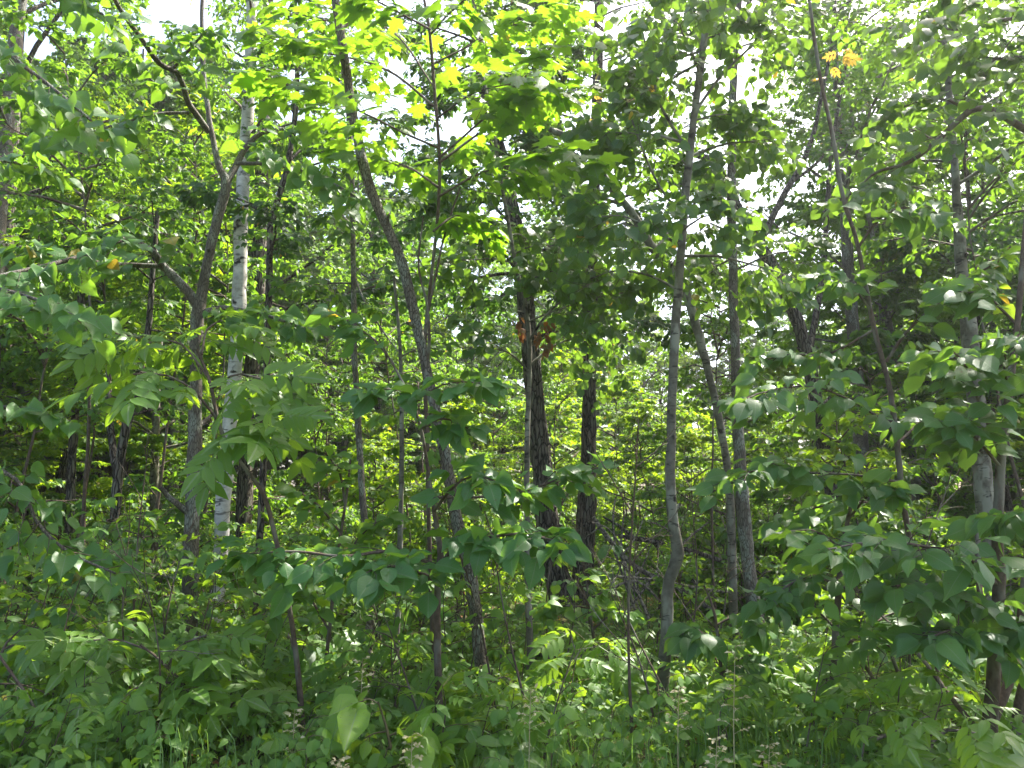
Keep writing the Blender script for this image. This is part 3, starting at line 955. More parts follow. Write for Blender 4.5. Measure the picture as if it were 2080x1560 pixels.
# two big dark trunks
hero("dark_oak_tree", "thick furrowed dark trunk leaning left, left one of the close pair", "tree", 12.8,
     [(1148, 1235, 52), (1132, 1160, 48), (1115, 1080, 46), (1100, 950, 42), (1090, 850, 39), (1078, 720, 36), (1062, 560, 33), (1035, 400, 30), (1000, 250, 26), (975, 120, 23), (960, -60, 18)],
     'dark', "dark pair", kind='small', mat='deep', size=0.11, sides=20,
     auto=dict(n=26, s0=0.42, s1=0.98, len=2.4, elev=0.25, bend=-0.3), spray=dict(n1=8, n2=6, k=6), limit=60, far_kind='hex', thin=1.0)
hero("dark_oak_tree", "thick upright dark trunk with reddish furrowed bark, right one of the close pair", "tree", 13.0,
     [(1184, 1232, 50), (1186, 1160, 48), (1190, 1060, 45), (1194, 950, 37), (1196, 850, 33), (1198, 700, 31), (1203, 500, 28), (1210, 300, 25), (1215, 100, 22), (1220, -120, 18)],
     'dark', None, kind='small', mat='mid', size=0.10, sides=20,
     auto=dict(n=24, s0=0.44, s1=0.98, len=2.4, elev=0.3, bend=-0.25), spray=dict(n1=8, n2=6, k=6), limit=60, far_kind='hex', thin=0.86)

# kinked aspen
hero("aspen_tree", "tall slim aspen with a kinked grey stem near its foot, right of centre", "tree", 6.6,
     [(1343, 1425, 32), (1354, 1300, 29), (1357, 1190, 29), (1377, 1130, 32), (1371, 1080, 28), (1362, 1000, 25), (1364, 850, 23), (1370, 700, 23), (1380, 560, 22), (1390, 420, 20), (1405, 280, 18), (1424, 130, 16), (1440, 0, 14), (1455, -150, 11), (1465, -300, 8)],
     'smooth', "kinked aspen", kind='aspen', size=0.088, sides=18,
     limbs=[([(1388, 440, 8), (1340, 380, 6, -.1), (1300, 290, 5, -.2), (1270, 200, 4, -.3)], True),
            ([(1400, 310, 8), (1345, 220, 6, .1), (1320, 130, 5, .2), (1300, 40, 4, .3)], True),
            ([(1410, 230, 8), (1460, 160, 6), (1520, 100, 5, .2), (1570, 60, 4, .3)], True),
            ([(1385, 500, 8), (1330, 470, 6, -.2), (1270, 440, 4, -.4), (1220, 440, 3, -.6)], True),
            ([(1378, 590, 7), (1320, 560, 5, .2), (1250, 550, 4, .4), (1190, 570, 3, .6)], True)],
     auto=dict(n=16, s0=0.50, s1=0.95, len=1.1, elev=0.35, bend=-0.25), spray=dict(n1=6, r1=0.6, n2=4, r2=0.55, k=4, droop=0.9, tilt=0.8, flat=0.3), limit=300)

# leaning grey tree
hero("leaning_tree", "smooth grey tree arching over to the upper left behind the kinked aspen", "tree", 9.6,
     [(1490, 1270, 22), (1482, 1000, 20), (1462, 860, 19), (1440, 760, 20), (1402, 620, 22), (1376, 560, 22), (1330, 510, 21), (1282, 430, 20), (1240, 380, 18), (1192, 310, 17), (1150, 277, 16), (1105, 255, 13), (1040, 190, 11), (1000, 130, 10), (960, 40, 9), (940, -30, 8)],
     'smooth', None, kind='small', mat='mid', size=0.10, sides=16,
     limbs=[([(1262, 415, 9), (1200, 395, 7, -.2), (1130, 375, 6, -.4), (1070, 360, 5, -.6), (1000, 365, 4, -.8)], True),
            ([(1330, 510, 9), (1360, 470, 7, .2), (1400, 440, 5, .4)], False)],
     auto=dict(n=10, s0=0.62, s1=0.97, len=1.5, elev=0.6), spray=dict(n1=7, n2=3, k=5), limit=250)

# straight tree
hero("straight_tree", "straight rough grey trunk right of the kinked aspen, running to the top", "tree", 9.2,
     [(1548, 1335, 38), (1528, 1210, 34), (1512, 1060, 33), (1501, 900, 30), (1496, 780, 25), (1490, 600, 22), (1486, 400, 22), (1488, 200, 19), (1499, 30, 15), (1510, -150, 12), (1520, -350, 9)],
     'grey', "straight grey trunk", kind='aspen', size=0.10, sides=16,
     limbs=[([(1496, 50, 10), (1530, -10, 8, .1), (1560, -70, 6, .2)], True), ([(1488, 120, 7), (1440, 60, 5, .2), (1400, 10, 4, .4)], True)],
     auto=dict(n=10, s0=0.42, s1=0.97, len=1.1, elev=0.35), spray=dict(n1=6, r1=0.6, n2=4, r2=0.55, k=4, droop=0.7, tilt=0.6, flat=0.4), limit=300)

# dark forked tree
hero("forked_dark_tree", "dark forked trunk leaning left with a crooked broken-looking limb, upper right", "tree", 13.5,
     [(1720, 1225, 40), (1690, 1000, 37), (1655, 800, 34), (1628, 680, 33), (1600, 605, 33), (1565, 535, 32), (1538, 495, 30), (1505, 435, 26), (1472, 372, 25), (1452, 332, 22), (1425, 318, 17), (1400, 305, 12), (1360, 240, 8)],
     'dark', "dark forked tree", kind='small', mat='deep', size=0.11, sides=18,
     limbs=[([(1545, 492, 17), (1590, 400, 14, .2), (1625, 340, 12, .3), (1650, 280, 10, .4), (1668, 200, 9, .5), (1690, 80, 7, .6), (1700, -60, 5, .7)], True),
            ([(1610, 370, 7, .3), (1660, 330, 6, .5), (1710, 270, 4, .7)], True),
            ([(1640, 740, 16), (1670, 560, 14, .3), (1680, 430, 12, .5), (1690, 300, 9, .6), (1720, 120, 6, .8)], True)],
     spray=dict(n1=9, r1=0.30, n2=5, k=5, s0=0.45), limit=200, far_kind='hex')

# wavy thin elm on the right
hero("young_elm_tree", "thin dark wavy stem with toothed leaves climbing to the top right", "tree", 6.0,
     [(1915, 1440, 16), (1880, 1250, 15), (1845, 1080, 15), (1832, 1000, 15), (1822, 900, 15), (1805, 780, 14), (1778, 680, 13), (1762, 600, 12), (1740, 490, 11), (1712, 400, 11), (1692, 280, 10), (1665, 150, 9), (1645, 10, 7), (1630, -120, 5)],
     'brown', "wavy elm", kind='elm', size=0.135,
     limbs=[([(1800, 735, 8), (1850, 665, 7, -.1), (1950, 580, 6, -.3), (2030, 530, 4, -.4)], True),
            ([(1745, 500, 7), (1790, 440, 6, -.2), (1850, 420, 5, -.3), (1920, 450, 4, -.4)], True),
            ([(1815, 870, 7), (1740, 820, 6, -.2), (1650, 785, 5, -.3), (1560, 795, 4, -.4), (1500, 815, 3, -.5)], True),
            ([(1830, 980, 7), (1740, 965, 6, -.1), (1640, 960, 5, -.2), (1550, 950, 4, -.3), (1480, 985, 3, -.4)], True),
            ([(1825, 900, 7), (1880, 850, 5, .2), (1950, 830, 4, .4)], True),
            ([(1768, 630, 6), (1720, 570, 5, -.1), (1670, 560, 4, -.2)], True),
            ([(1775, 670, 6), (1680, 720, 5, .2), (1590, 720, 4, .3), (1530, 745, 3, .4)], True),
            ([(1838, 1040, 6), (1760, 1020, 5, .3), (1660, 1030, 4, .5), (1580, 1060, 3, .6)], True)],
     spray=dict(n1=11, r1=0.28, k=4, droop=0.3, tilt=0.5, s0=0.15, face=0.8), thin=0.75)

# dark sapling stem lower right
hero("young_elm_tree", "dark lower stem with low spreading sprays, between the straight trunk and right clump", "tree", 6.0,
     [(1688, 1450, 20), (1693, 1370, 19), (1698, 1280, 18), (1704, 1200, 17), (1712, 1120, 14), (1725, 1040, 11), (1740, 980, 8)],
     'brown', "low dark stem", kind='elm', size=0.135,
     limbs=[([(1706, 1190, 8), (1650, 1170, 7, -.2), (1600, 1190, 5, -.3), (1560, 1220, 4, -.4)], True),
            ([(1706, 1200, 8), (1760, 1170, 7, -.1), (1840, 1150, 5, -.2), (1900, 1180, 4, -.3)], True),
            ([(1712, 1120, 8), (1660, 1080, 6, .1), (1600, 1080, 5, .2)], True),
            ([(1698, 1320, 8), (1750, 1290, 6), (1800, 1250, 5, .1), (1850, 1240, 4, .2)], True),
            ([(1720, 1060, 7), (1770, 1000, 5, -.2), (1820, 990, 4, -.4)], True)],
     spray=dict(n1=11, r1=0.28, k=4, droop=0.28, tilt=0.5, s0=0.15, face=0.8), thin=0.72)

# right clump, each stem with its leaves
hero("clump_elm_tree", "many-stemmed brown clump at the right edge with big shaded toothed leaves", "tree", 5.3,
     [(2008, 1560, 46), (2012, 1440, 41), (2024, 1300, 37), (2030, 1200, 35), (2026, 1080, 33), (2034, 930, 27), (2052, 780, 22), (2068, 640, 18), (2080, 500, 15), (2095, 300, 12), (2110, 100, 9)],
     'brown', "right clump", kind='elm', size=0.140, sides=18,
     limbs=[([(2012, 1480, 26), (2050, 1380, 24, .1), (2075, 1250, 22, .2), (2090, 1100, 20, .3)], False),
            ([(2020, 1350, 16), (1990, 1200, 15, .3), (1985, 1050, 13, .5)], False),
            ([(2005, 1500, 14), (1950, 1440, 12, .1), (1890, 1360, 10, .3), (1840, 1300, 8, .5), (1780, 1240, 6, .8)], False),
            ([(2060, 1500, 30, -.1), (2075, 1420, 28, -.1), (2100, 1330, 26, -.1)], False),
            ([(2028, 1190, 10), (1960, 1130, 8, -.3), (1880, 1110, 7, -.5), (1780, 1100, 6, -.6), (1660, 1120, 4, -.7)], True),
            ([(2030, 1240, 10), (1980, 1230, 8, -.2), (1900, 1190, 6, -.4), (1820, 1190, 5, -.5)], True),
            ([(2034, 930, 10), (1990, 820, 8, -.3), (1960, 740, 6, -.4), (1930, 710, 4, -.5)], True),
            ([(2034, 950, 9), (1960, 870, 7, -.2), (1900, 860, 5, -.3)], True),
            ([(2050, 800, 8), (2040, 730, 7, -.3), (2060, 690, 5, -.5), (2090, 680, 4, -.7)], True),
            ([(2024, 1330, 9), (1980, 1290, 7, -.3), (1930, 1280, 6, -.5), (1880, 1300, 4, -.6)], True),
            ([(2028, 1290, 9), (2060, 1260, 7, -.3), (2090, 1270, 5, -.5)], True),
            ([(2030, 1080, 8), (2060, 1040, 7, -.4), (2085, 1040, 5, -.6)], True),
            ([(2066, 660, 8), (2000, 600, 6, .1), (1930, 590, 5, .3)], True)],
     spray=dict(n1=11, r1=0.28, k=4, droop=0.28, tilt=0.5, s0=0.15, face=0.8), thin=0.64)

# grey trunk behind the clump
hero("grey_beech_tree", "pale grey pitted trunk directly behind the right-edge clump", "tree", 8.8,
     [(2030, 1345, 48), (2018, 1200, 45), (2003, 1050, 42), (1990, 900, 40), (1972, 700, 36), (1955, 560, 28), (1940, 350, 17), (1925, 150, 13), (1910, -80, 11), (1895, -400, 8)],
     'smooth', "pale pitted trunk", kind='small', mat='mid', size=0.1, sides=18,
     auto=dict(n=13, s0=0.5, s1=0.98, len=2.0, elev=0.5), spray=dict(n1=7, n2=4, k=5), limit=200, thin=0.86)

# tree beyond the right edge that sends an arching limb in
hero("arching_tree", "bent brown limb arching in from the right edge, dark round leaves above it", "tree", 7.2,
     [(2290, 1400, 60), (2270, 1000, 54), (2250, 600, 48), (2230, 300, 42), (2215, 0, 36), (2205, -300, 28)],
     'brown', None, kind='aspen', size=0.11,
     limbs=[([(2235, 330, 24), (2150, 300, 20), (2080, 262, 16), (2020, 226, 15), (1970, 226, 14), (1905, 285, 12), (1845, 330, 9), (1780, 350, 6), (1740, 385, 4)], True),
            ([(1970, 226, 8), (1910, 200, 6, .1), (1840, 215, 5, .2), (1770, 260, 4, .3)], True),
            ([(2222, 60, 14), (2130, 40, 11, -.2), (2040, 40, 8, -.4), (1950, 60, 6, -.6), (1880, 50, 4, -.8)], True),
            ([(2222, 100, 14), (2130, 110, 11, .2), (2040, 120, 8, .3), (1950, 110, 5, .5)], True),
            ([(2230, -60, 14), (2130, -50, 11, .2), (2020, -30, 8, .3), (1930, -10, 5, .5)], True)],
     spray=dict(n1=7, r1=0.36, n2=3, r2=0.5, k=4, droop=0.6, tilt=0.5, s0=0.2))

# left dark leaning stems
hero("dark_stem_tree", "dark leaning stem with a fork, left of the forked tree behind the brush", "tree", 10.5,
     [(228, 1260, 26), (232, 1120, 25), (237, 1000, 24), (250, 900, 23), (268, 820, 22), (282, 760, 20), (300, 680, 16), (310, 560, 13), (320, 430, 10)],
     'dark', "dark leaning stem", kind='small', mat='mid', size=0.1, limbs=[([(240, 980, 18), (228, 900, 17, .2), (222, 830, 15, .3), (220, 720, 11, .4)], False)],
     auto=dict(n=12, s0=0.5, s1=0.97, len=1.3, elev=0.35), spray=dict(n1=6, n2=3, k=5), limit=200)
hero("dark_stem_tree", "upright blackish stem seen low at the far left", "tree", 13.5,
     [(140, 1215, 24), (142, 1050, 22), (148, 900, 20), (160, 760, 18), (165, 600, 16), (170, 400, 12)],
     'dark', None, kind='small', mat='bright', size=0.1, auto=dict(n=12, s0=0.45, s1=0.97, len=2.0, elev=0.3), spray=dict(n1=7, n2=4, k=5), limit=60, far_kind='hex')
hero("sapling_tree", "reddish thin stem with opposite oval leaves beside the slender pole's foot", "tree", 6.6,
     [(655, 1430, 10), (672, 1250, 9), (690, 1100, 8), (705, 1000, 7), (712, 930, 5)],
     'brown', None, kind='ovate', mat='small', size=0.13,
     limbs=[([(690, 1080, 6), (650, 1030, 5), (610, 1000, 4)], True), ([(700, 1020, 6), (690, 960, 5, -.1), (660, 920, 4, -.2)], True), ([(680, 1180, 6), (730, 1090, 5), (780, 1050, 4)], True), ([(668, 1280, 6), (620, 1200, 5), (590, 1190, 3)], True)],
     spray=dict(n1=6, r1=0.3, k=4, droop=0.35))
hero("sapling_tree", "low oval-leaved sapling between the grey middle pole and kinked aspen", "tree", 8.2,
     [(1215, 1360, 8), (1205, 1290, 7), (1195, 1230, 6), (1180, 1190, 4)],
     'brown', None, kind='ovate', mat='small', size=0.12,
     limbs=[([(1203, 1280, 5), (1240, 1250, 4), (1280, 1245, 3)], True), ([(1195, 1235, 5), (1150, 1230, 4), (1110, 1240, 3)], True), ([(1190, 1220, 5), (1230, 1200, 4)], True)],
     spray=dict(n1=6, r1=0.35, k=4, droop=0.3))
hero("young_elm_tree", "low elm sapling with drooping leaves under the kinked aspen's right side", "tree", 6.4,
     [(1470, 1430, 9), (1462, 1330, 8), (1450, 1240, 7), (1430, 1190, 4)],
     'brown', None, kind='elm', size=0.15,
     limbs=[([(1460, 1320, 5), (1420, 1280, 4), (1380, 1290, 3)], True), ([(1455, 1270, 5), (1500, 1250, 4), (1550, 1270, 3)], True), ([(1464, 1370, 5), (1520, 1330, 4), (1560, 1340, 3)], True)],
     spray=dict(n1=5, r1=0.35, k=4, droop=0.4))
hero("young_tree", "bright fresh seedling with broad light-green leaves at the very front", "plant", 4.75,
     [(806, 1640, 9), (800, 1560, 8), (788, 1490, 7), (768, 1425, 4)],
     'stem', None, kind='ovate', mat='fresh', size=0.19,
     limbs=[([(770, 1430, 4), (750, 1420, 3), (735, 1425, 2)], True), ([(786, 1485, 4), (760, 1490, 3), (740, 1500, 2)], True), ([(790, 1495, 4), (825, 1480, 3), (845, 1490, 2)], True), ([(800, 1560, 5), (830, 1540, 4), (850, 1560, 3)], True), ([(798, 1550, 5), (775, 1560, 4, -.1), (760, 1590, 3, -.1)], True)],
     spray=dict(n1=3, r1=0.6, k=3, droop=0.6, tilt=0.3, s0=0.4, more=1.0), sides=8)
hero("young_tree", "light-green seedling with compound leaves at the foot of the curved trunk", "plant", 6.1,
     [(1000, 1480, 8), (1000, 1430, 7), (995, 1390, 5), (1000, 1360, 4)],
     'stem', None, kind='ash', mat='fresh', size=0.32,
     limbs=[([(998, 1410, 4), (975, 1395, 3), (955, 1400, 2)], True), ([(998, 1390, 4), (1020, 1375, 3), (1045, 1385, 2)], True), ([(1000, 1440, 4), (990, 1430, 3, -.15), (970, 1435, 2, -.3)], True)],
     spray=dict(n1=3, r1=0.5, k=2, droop=0.4, s0=0.4), sides=8)
hero("ash_shrub", "arching shrub with rows of long leaflets catching sun, lower left", "shrub", 5.6,
     [(470, 1540, 11), (430, 1470, 10), (380, 1400, 9), (330, 1345, 7), (285, 1310, 5)],
     'brown', None, kind='ash', size=0.33,
     limbs=[([(380, 1400, 6), (330, 1385, 5, -.2), (270, 1400, 4, -.3)], True), ([(340, 1355, 6), (370, 1310, 5), (420, 1290, 4)], True), ([(420, 1455, 6), (360, 1460, 5, -.2), (290, 1470, 4, -.3)], True), ([(300, 1320, 5), (240, 1300, 4), (190, 1300, 3)], True), ([(440, 1490, 6), (470, 1430, 5), (520, 1400, 4)], True)],
     spray=dict(n1=4, r1=0.34, k=2, droop=0.4, s0=0.3), sides=8)
hero("ash_shrub", "small compound-leaved shrub hanging in from the far lower left edge", "shrub", 5.5,
     [(-60, 1560, 10), (-40, 1450, 9), (-10, 1360, 8), (10, 1310, 6), (40, 1280, 4)],
     'brown', None, kind='ash', size=0.34,
     limbs=[([(5, 1320, 5), (50, 1300, 4), (90, 1290, 3)], True), ([(-20, 1390, 5), (40, 1390, 4), (100, 1410, 3)], True), ([(-40, 1470, 5), (30, 1480, 4, -.2), (90, 1500, 3, -.3)], True)],
     spray=dict(n1=4, r1=0.34, k=2, droop=0.45, s0=0.3), sides=8)

# withered clusters and turning sprays, carried by trees built above
def add_leaf_cluster(owner, pts, kind, mat, size, n, spread, name, label, hang):
    root = bpy.data.objects[owner]
    base = np.array(root.location)
    ms = leaf_meshes(kind, mat)
    for (u, v, d) in pts:
        c = P(u, v, d)
        for k in range(n):
            p = c + rng.normal(0, spread, 3) * np.array([1, 1, 2.0 if hang > 1 else 0.8])
            y = norm(rng.normal(0, 1, 3) * np.array([1, 1, 0.4]) - UP * hang)
            z = norm(np.cross(np.cross(y, UP + rng.normal(0, .5, 3)), y))
            x = np.cross(y, z)
            M = np.eye(4)
            s = size * rng.uniform(0.7, 1.2)
            M[:3, :3] = np.stack([x, y, z], -1) * s
            M[:3, 3] = p - base
            o = link(name, ms[rng.integers(len(ms))], root, label=label)
            o.matrix_local = Matrix(M.tolist())


add_leaf_cluster("grey_pole_tree", [(1057, 655, 7.7), (1060, 678, 7.7), (1092, 690, 7.6), (1112, 665, 7.6), (1113, 690, 7.6), (1110, 710, 7.6)], 'small', 'dead', 0.085, 11, 0.022, "withered_leaf", "withered orange-brown curled leaf", 1.6)
add_leaf_cluster("young_elm_tree", [(1700, 115, 6.1), (1722, 95, 6.1), (1690, 140, 6.1)], 'ash', 'autumn', 0.16, 2, 0.03, "turning_leaf", "yellow-orange compound leaf turning early", 0.3)
add_leaf_cluster("leaning_tree", [(1205, 212, 9.0), (1225, 205, 9.0), (1212, 235, 9.0)], 'ash', 'autumn', 0.17, 2, 0.04, "turning_leaf", "yellow compound leaf turning early", 0.3)
add_leaf_cluster("clump_elm_tree", [(2032, 530, 5.6), (2034, 545, 5.6), (2031, 560, 5.6), (2033, 580, 5.6), (2030, 600, 5.6), (2036, 620, 5.6)], 'small', 'fresh', 0.13, 2, 0.01, "leaf", "light-green leaf on a hanging spray", 0.2)


# ------------------------------------------------------------------ the forest behind: prototypes and copies
def forest_proto(name, h, r, bark, mat, tmpl, size, crown0, n0, l0, elev, bend, n1, n2, k, bow=0.3, droop=0.35, tilt=0.4, r1=0.42, sides=8, flat=0.8):
    a = Acc()
    m = 14
    x = np.linspace(0, 1, m)
    path = np.stack([bow * np.sin(x * 3.0) * x, bow * 0.6 * np.sin(x * 4.1 + 1) * x, x * h - 0.15], -1) + rng.normal(0, 0.02, (m, 3)) * x[:, None]
    rad = r * (1 - 0.85 * x) * (1 + 0.5 * np.exp(-x * h / 0.3))
    tubes(a, path[None], rad[None], sides, 0.04)
    ss = np.sort(rng.uniform(crown0, 0.99, n0))
    f = ss * (m - 1)
    i = np.minimum(f.astype(int), m - 2)
    p = path[i] + (path[i + 1] - path[i]) * (f - i)[:, None]
    az = np.arange(n0) * 2.4 + rng.normal(0, 0.5, n0)
    rel = (ss - crown0) / (1 - crown0)
    Ln = l0 * rng.uniform(0.6, 1.2, n0) * (0.55 + 0.9 * np.sin(np.clip(rel, 0, 1) * 2.6 + 0.35)) * 0.75
    el = elev + 0.55 * rel + rng.normal(0, 0.18, n0)
    D = np.stack([np.cos(az) * np.cos(el), np.sin(az) * np.cos(el), np.sin(el)], -1)
    q = np.linspace(0, 1, 6)[None, :, None]
    pl = p[:, None, :] + D[:, None, :] * q * Ln[:, None, None] + UP * bend * q ** 2 * Ln[:, None, None] + rng.normal(0, 0.03, (n0, 6, 3)) * q * Ln[:, None, None]
    tubes(a, pl, (0.011 * Ln + 0.006)[:, None] * np.linspace(1, 0.25, 6)[None], 4)
    c1 = children(pl, n1, r1, 0.85, 0.22, flat, bend)
    tubes(a, c1, np.full((len(c1), 4), 0.007) * np.linspace(1.2, 0.4, 4), 3, cap=False)
    lv = [leaves_on(c1, max(3, k - 2), size, droop=droop, tilt=tilt + 0.15)]
    if n2:
        c2 = children(c1, n2, 0.5, 0.9, 0.2, flat, bend)
        lv.append(leaves_on(c2, k, size, droop=droop, tilt=tilt + 0.15))
    pos, rot, sc = cat(lv)
    b = Acc()
    scatter(b, TP[tmpl], pos, rot, sc)
    o = link(name, None, None, (0, 0, 0))
    o.empty_display_size = 0.3
    link("trunk", a.mesh(name + "_wood", MB[bark]), o)
    link("crown", b.mesh(name + "_crown", ML[mat]), o, kind="stuff")
    cr = float(np.percentile(np.hypot(pos[:, 0], pos[:, 1]), 85))
    return dict(o=o, used=False, h=h, cr=cr, z0=crown0 * h, n=len(pos))


TALL = [
    ("maple_tree", "leafy maple", forest_proto("forest_maple_tree", 15, 0.17, 'grey', 'mid', 'star', 0.135, 0.20, 34, 3.5, 0.25, -0.15, 9, 6, 7)),
    ("ash_tree", "tall ash", forest_proto("forest_ash_tree", 17, 0.19, 'grey', 'mid', 'hex', 0.125, 0.28, 34, 3.3, 0.5, -0.2, 9, 7, 8)),
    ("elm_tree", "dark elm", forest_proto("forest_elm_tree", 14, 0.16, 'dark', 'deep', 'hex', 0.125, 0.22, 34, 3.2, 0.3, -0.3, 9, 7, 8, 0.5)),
    ("maple_tree", "yellow-green maple", forest_proto("forest_maple_tree", 12, 0.12, 'smooth', 'bright', 'star', 0.14, 0.15, 32, 3.0, 0.2, -0.12, 9, 6, 7, 0.5)),
    ("aspen_tree", "thin aspen", forest_proto("forest_aspen_tree", 15, 0.10, 'smooth', 'mid', 'hex', 0.105, 0.34, 30, 2.2, 0.5, -0.2, 8, 7, 7, 0.5, 0.8, 0.8)),
    ("oak_tree", "stout oak", forest_proto("forest_oak_tree", 16, 0.26, 'dark', 'mid', 'star', 0.14, 0.25, 36, 3.9, 0.3, -0.15, 9, 6, 7, 0.3)),
]
UNDER = [
    ("sapling_tree", "thin bare-stemmed pole", forest_proto("pole_tree", 7.5, 0.028, 'brown', 'mid', 'hex', 0.10, 0.55, 16, 1.2, 0.35, -0.2, 7, 3, 5, 0.35, 0.4, 0.4)),
    ("sapling_tree", "leafy maple sapling", forest_proto("understory_maple_tree", 4.6, 0.030, 'brown', 'bright', 'star', 0.12, 0.14, 20, 1.5, 0.15, -0.15, 7, 3, 5, 0.3, 0.3, 0.3, flat=0.92)),
    ("sapling_tree", "slim elm sapling", forest_proto("understory_elm_tree", 5.6, 0.035, 'brown', 'mid', 'hex', 0.105, 0.16, 22, 1.5, 0.25, -0.2, 7, 3, 5, 0.4, 0.35, 0.35, flat=0.9)),
    ("sapling_tree", "shaded dark sapling", forest_proto("understory_beech_tree", 3.6, 0.026, 'brown', 'mid', 'hex', 0.10, 0.10, 20, 1.2, 0.15, -0.12, 7, 3, 5, 0.3, 0.3, 0.3, flat=0.92)),
    ("sapling_tree", "bushy pale sapling", forest_proto("understory_ash_tree", 2.8, 0.020, 'brown', 'bright', 'hex', 0.10, 0.08, 18, 1.0, 0.25, -0.15, 6, 3, 5, 0.2, 0.3, 0.35)),
]
BUSH = [
    ("leafy_shrub", "shrub", forest_proto("dogwood_shrub", 1.5, 0.014, 'brown', 'small', 'hex', 0.085, 0.08, 16, 0.75, 0.5, -0.2, 6, 2, 4, 0.15, 0.3, 0.3, 0.5, 5)),
    ("leafy_shrub", "shrub", forest_proto("hazel_shrub", 2.0, 0.016, 'brown', 'mid', 'hex', 0.10, 0.08, 18, 0.85, 0.5, -0.25, 6, 2, 4, 0.25, 0.35, 0.35, 0.5, 5)),
    ("leafy_shrub", "shrub", forest_proto("viburnum_shrub", 1.1, 0.012, 'brown', 'small', 'hex', 0.085, 0.06, 14, 0.65, 0.45, -0.2, 6, 2, 4, 0.1, 0.3, 0.3, 0.5, 5)),
]
ORD = "first second third fourth fifth sixth seventh eighth ninth tenth eleventh twelfth thirteenth fourteenth fifteenth sixteenth seventeenth eighteenth nineteenth twentieth".split()
TENS = {2: "twenty", 3: "thirty", 4: "forty", 5: "fifty"}


def ordinal(n):
    if n <= 20:
        return ORD[n - 1]
    return (TENS[n // 10] + "-" + ORD[n % 10 - 1]) if n % 10 else TENS[n // 10][:-1] + "ieth"


ANCHORS.sort()


def gap_of(x, y):
    u = 1040 + FPX * math.cos(PITCH) * x / max(y, 0.5)
    lo = [a for a in ANCHORS if a[0] <= u]
    hi = [a for a in ANCHORS if a[0] > u]
    if not lo:
        return f"left of the {hi[0][1]}"
    if not hi:
        return f"right of the {lo[-1][1]}"
    return f"between {lo[-1][1]} and {hi[0][1]}"


PLACED = []                                          # (object, kind words, x, y, category, group)


def copy_tree(proto, x, y, s, rz, lean=(0, 0)):
    src = proto['o']
    if not proto['used']:
        proto['used'] = True
        o = src
    else:
        o = src.copy()
        COL.objects.link(o)
        for ch in proto['kids']:
            c = ch.copy()
            COL.objects.link(c)
            c.parent = o
            c.matrix_parent_inverse = ch.matrix_parent_inverse
    if 'kids' not in proto:
        proto['kids'] = [c for c in bpy.data.objects if c.parent == src]
    o.location = (x, y, float(gz(x, y)))
    o.rotation_euler = (lean[0], lean[1], rz)
    o.scale = (s, s, s)
    return o


SUN_LANES = [(P(850, 170, 6.4), 2.0), (P(650, 120, 6.4), 2.0), (P(1050, 180, 6.5), 2.0), (P(300, 400, 12.0), 2.0), (np.array([4.0, 23.0, 2.0]), 3.5), (np.array([4.5, 28.0, 2.0]), 3.5), (np.array([6.0, 34.0, 3.0]), 3.0), (np.array([-7.5, 20.0, 3.0]), 2.5), (np.array([2.0, 19.0, 1.0]), 2.0), (P(330, 1390, 5.5), 1.2), (P(120, 1480, 5.2), 1.0), (P(560, 1480, 5.3), 1.0), (P(120, 1250, 7.0), 1.3), (P(420, 1280, 7.0), 1.3), (P(250, 1520, 4.9), 1.2), (P(800, 1460, 4.8), 0.6), (P(1000, 1400, 6.0), 0.6), (np.array([-4.5, 13.0, 4.0]), 2.0)]


def blocks_sun(x, y, h, cr, z0):
    for o, w in SUN_LANES:
        for t in np.arange(1.0, 40.0, 0.7):
            q = o + SUN_DIR * t
            if q[2] > h + 1:
                break
            if q[2] > z0 - 0.5 and math.hypot(q[0] - x, q[1] - y) < cr * 0.75 + w:
                return True
    return False


def poisson(n, test, gap, tries=6000):
    got = []
    for _ in range(tries):
        if len(got) >= n:
            break
        p = test()
        if p is None:
            continue
        if all((p[0] - q[0]) ** 2 + (p[1] - q[1]) ** 2 > gap * gap for q in got):
            got.append(p)
    return got


def tall_spot():
    y = 13.5 + 38 * rng.random() ** 0.9
    x = rng.uniform(-0.80 * y - 5, 0.80 * y + 6)
    r = x / y
    if 0.255 < r < 0.37 and y < 34 or 0.13 < r < 0.19 and y < 30:  # sky shows behind the dark forked tree
        return None
    if 0.10 < r < 0.21 and rng.random() < 0.4 or 0.21 < r < 0.5 and rng.random() < 0.06 or -0.32 < r < -0.22 and y > 22 and rng.random() < 0.5:      # thinner wood where the sky shows
        return None
    if r > 0.6 and rng.random() < 0.3:
        return None
    return x, y


tall_names = {}


def far_tall_spot():
    y = 22 + 24 * rng.random()
    r = rng.uniform(-0.66, -0.30) if rng.random() < 0.5 else rng.uniform(-0.22, 0.30)
    return r * y, y


for x, y in poisson(48, far_tall_spot, 1.8):
    nm, words_, pr = TALL[int(rng.choice([0, 1, 2, 5]))]
    s = rng.uniform(0.9, 1.25)
    if blocks_sun(x, y, pr['h'] * s, pr['cr'] * s, pr['z0'] * s):
        continue
    o = copy_tree(pr, x, y, s, rng.uniform(0, 6.28), (rng.normal(0, 0.03), rng.normal(0, 0.03)))
    PLACED.append((o, words_, x, y, "tree", "forest trees behind the edge"))

for x, y in poisson(235, tall_spot, 1.9):
    k = rng.choice(len(TALL), p=[0.22, 0.2, 0.13, 0.2, 0.15, 0.10])
    nm, words_, pr = TALL[k]
    s = rng.uniform(0.75, 1.12)
    if blocks_sun(x, y, pr['h'] * s, pr['cr'] * s, pr['z0'] * s):
        continue
    o = copy_tree(pr, x, y, s, rng.uniform(0, 6.28), (rng.normal(0, 0.03), rng.normal(0, 0.03)))
    PLACED.append((o, words_, x, y, "tree", "forest trees behind the edge"))


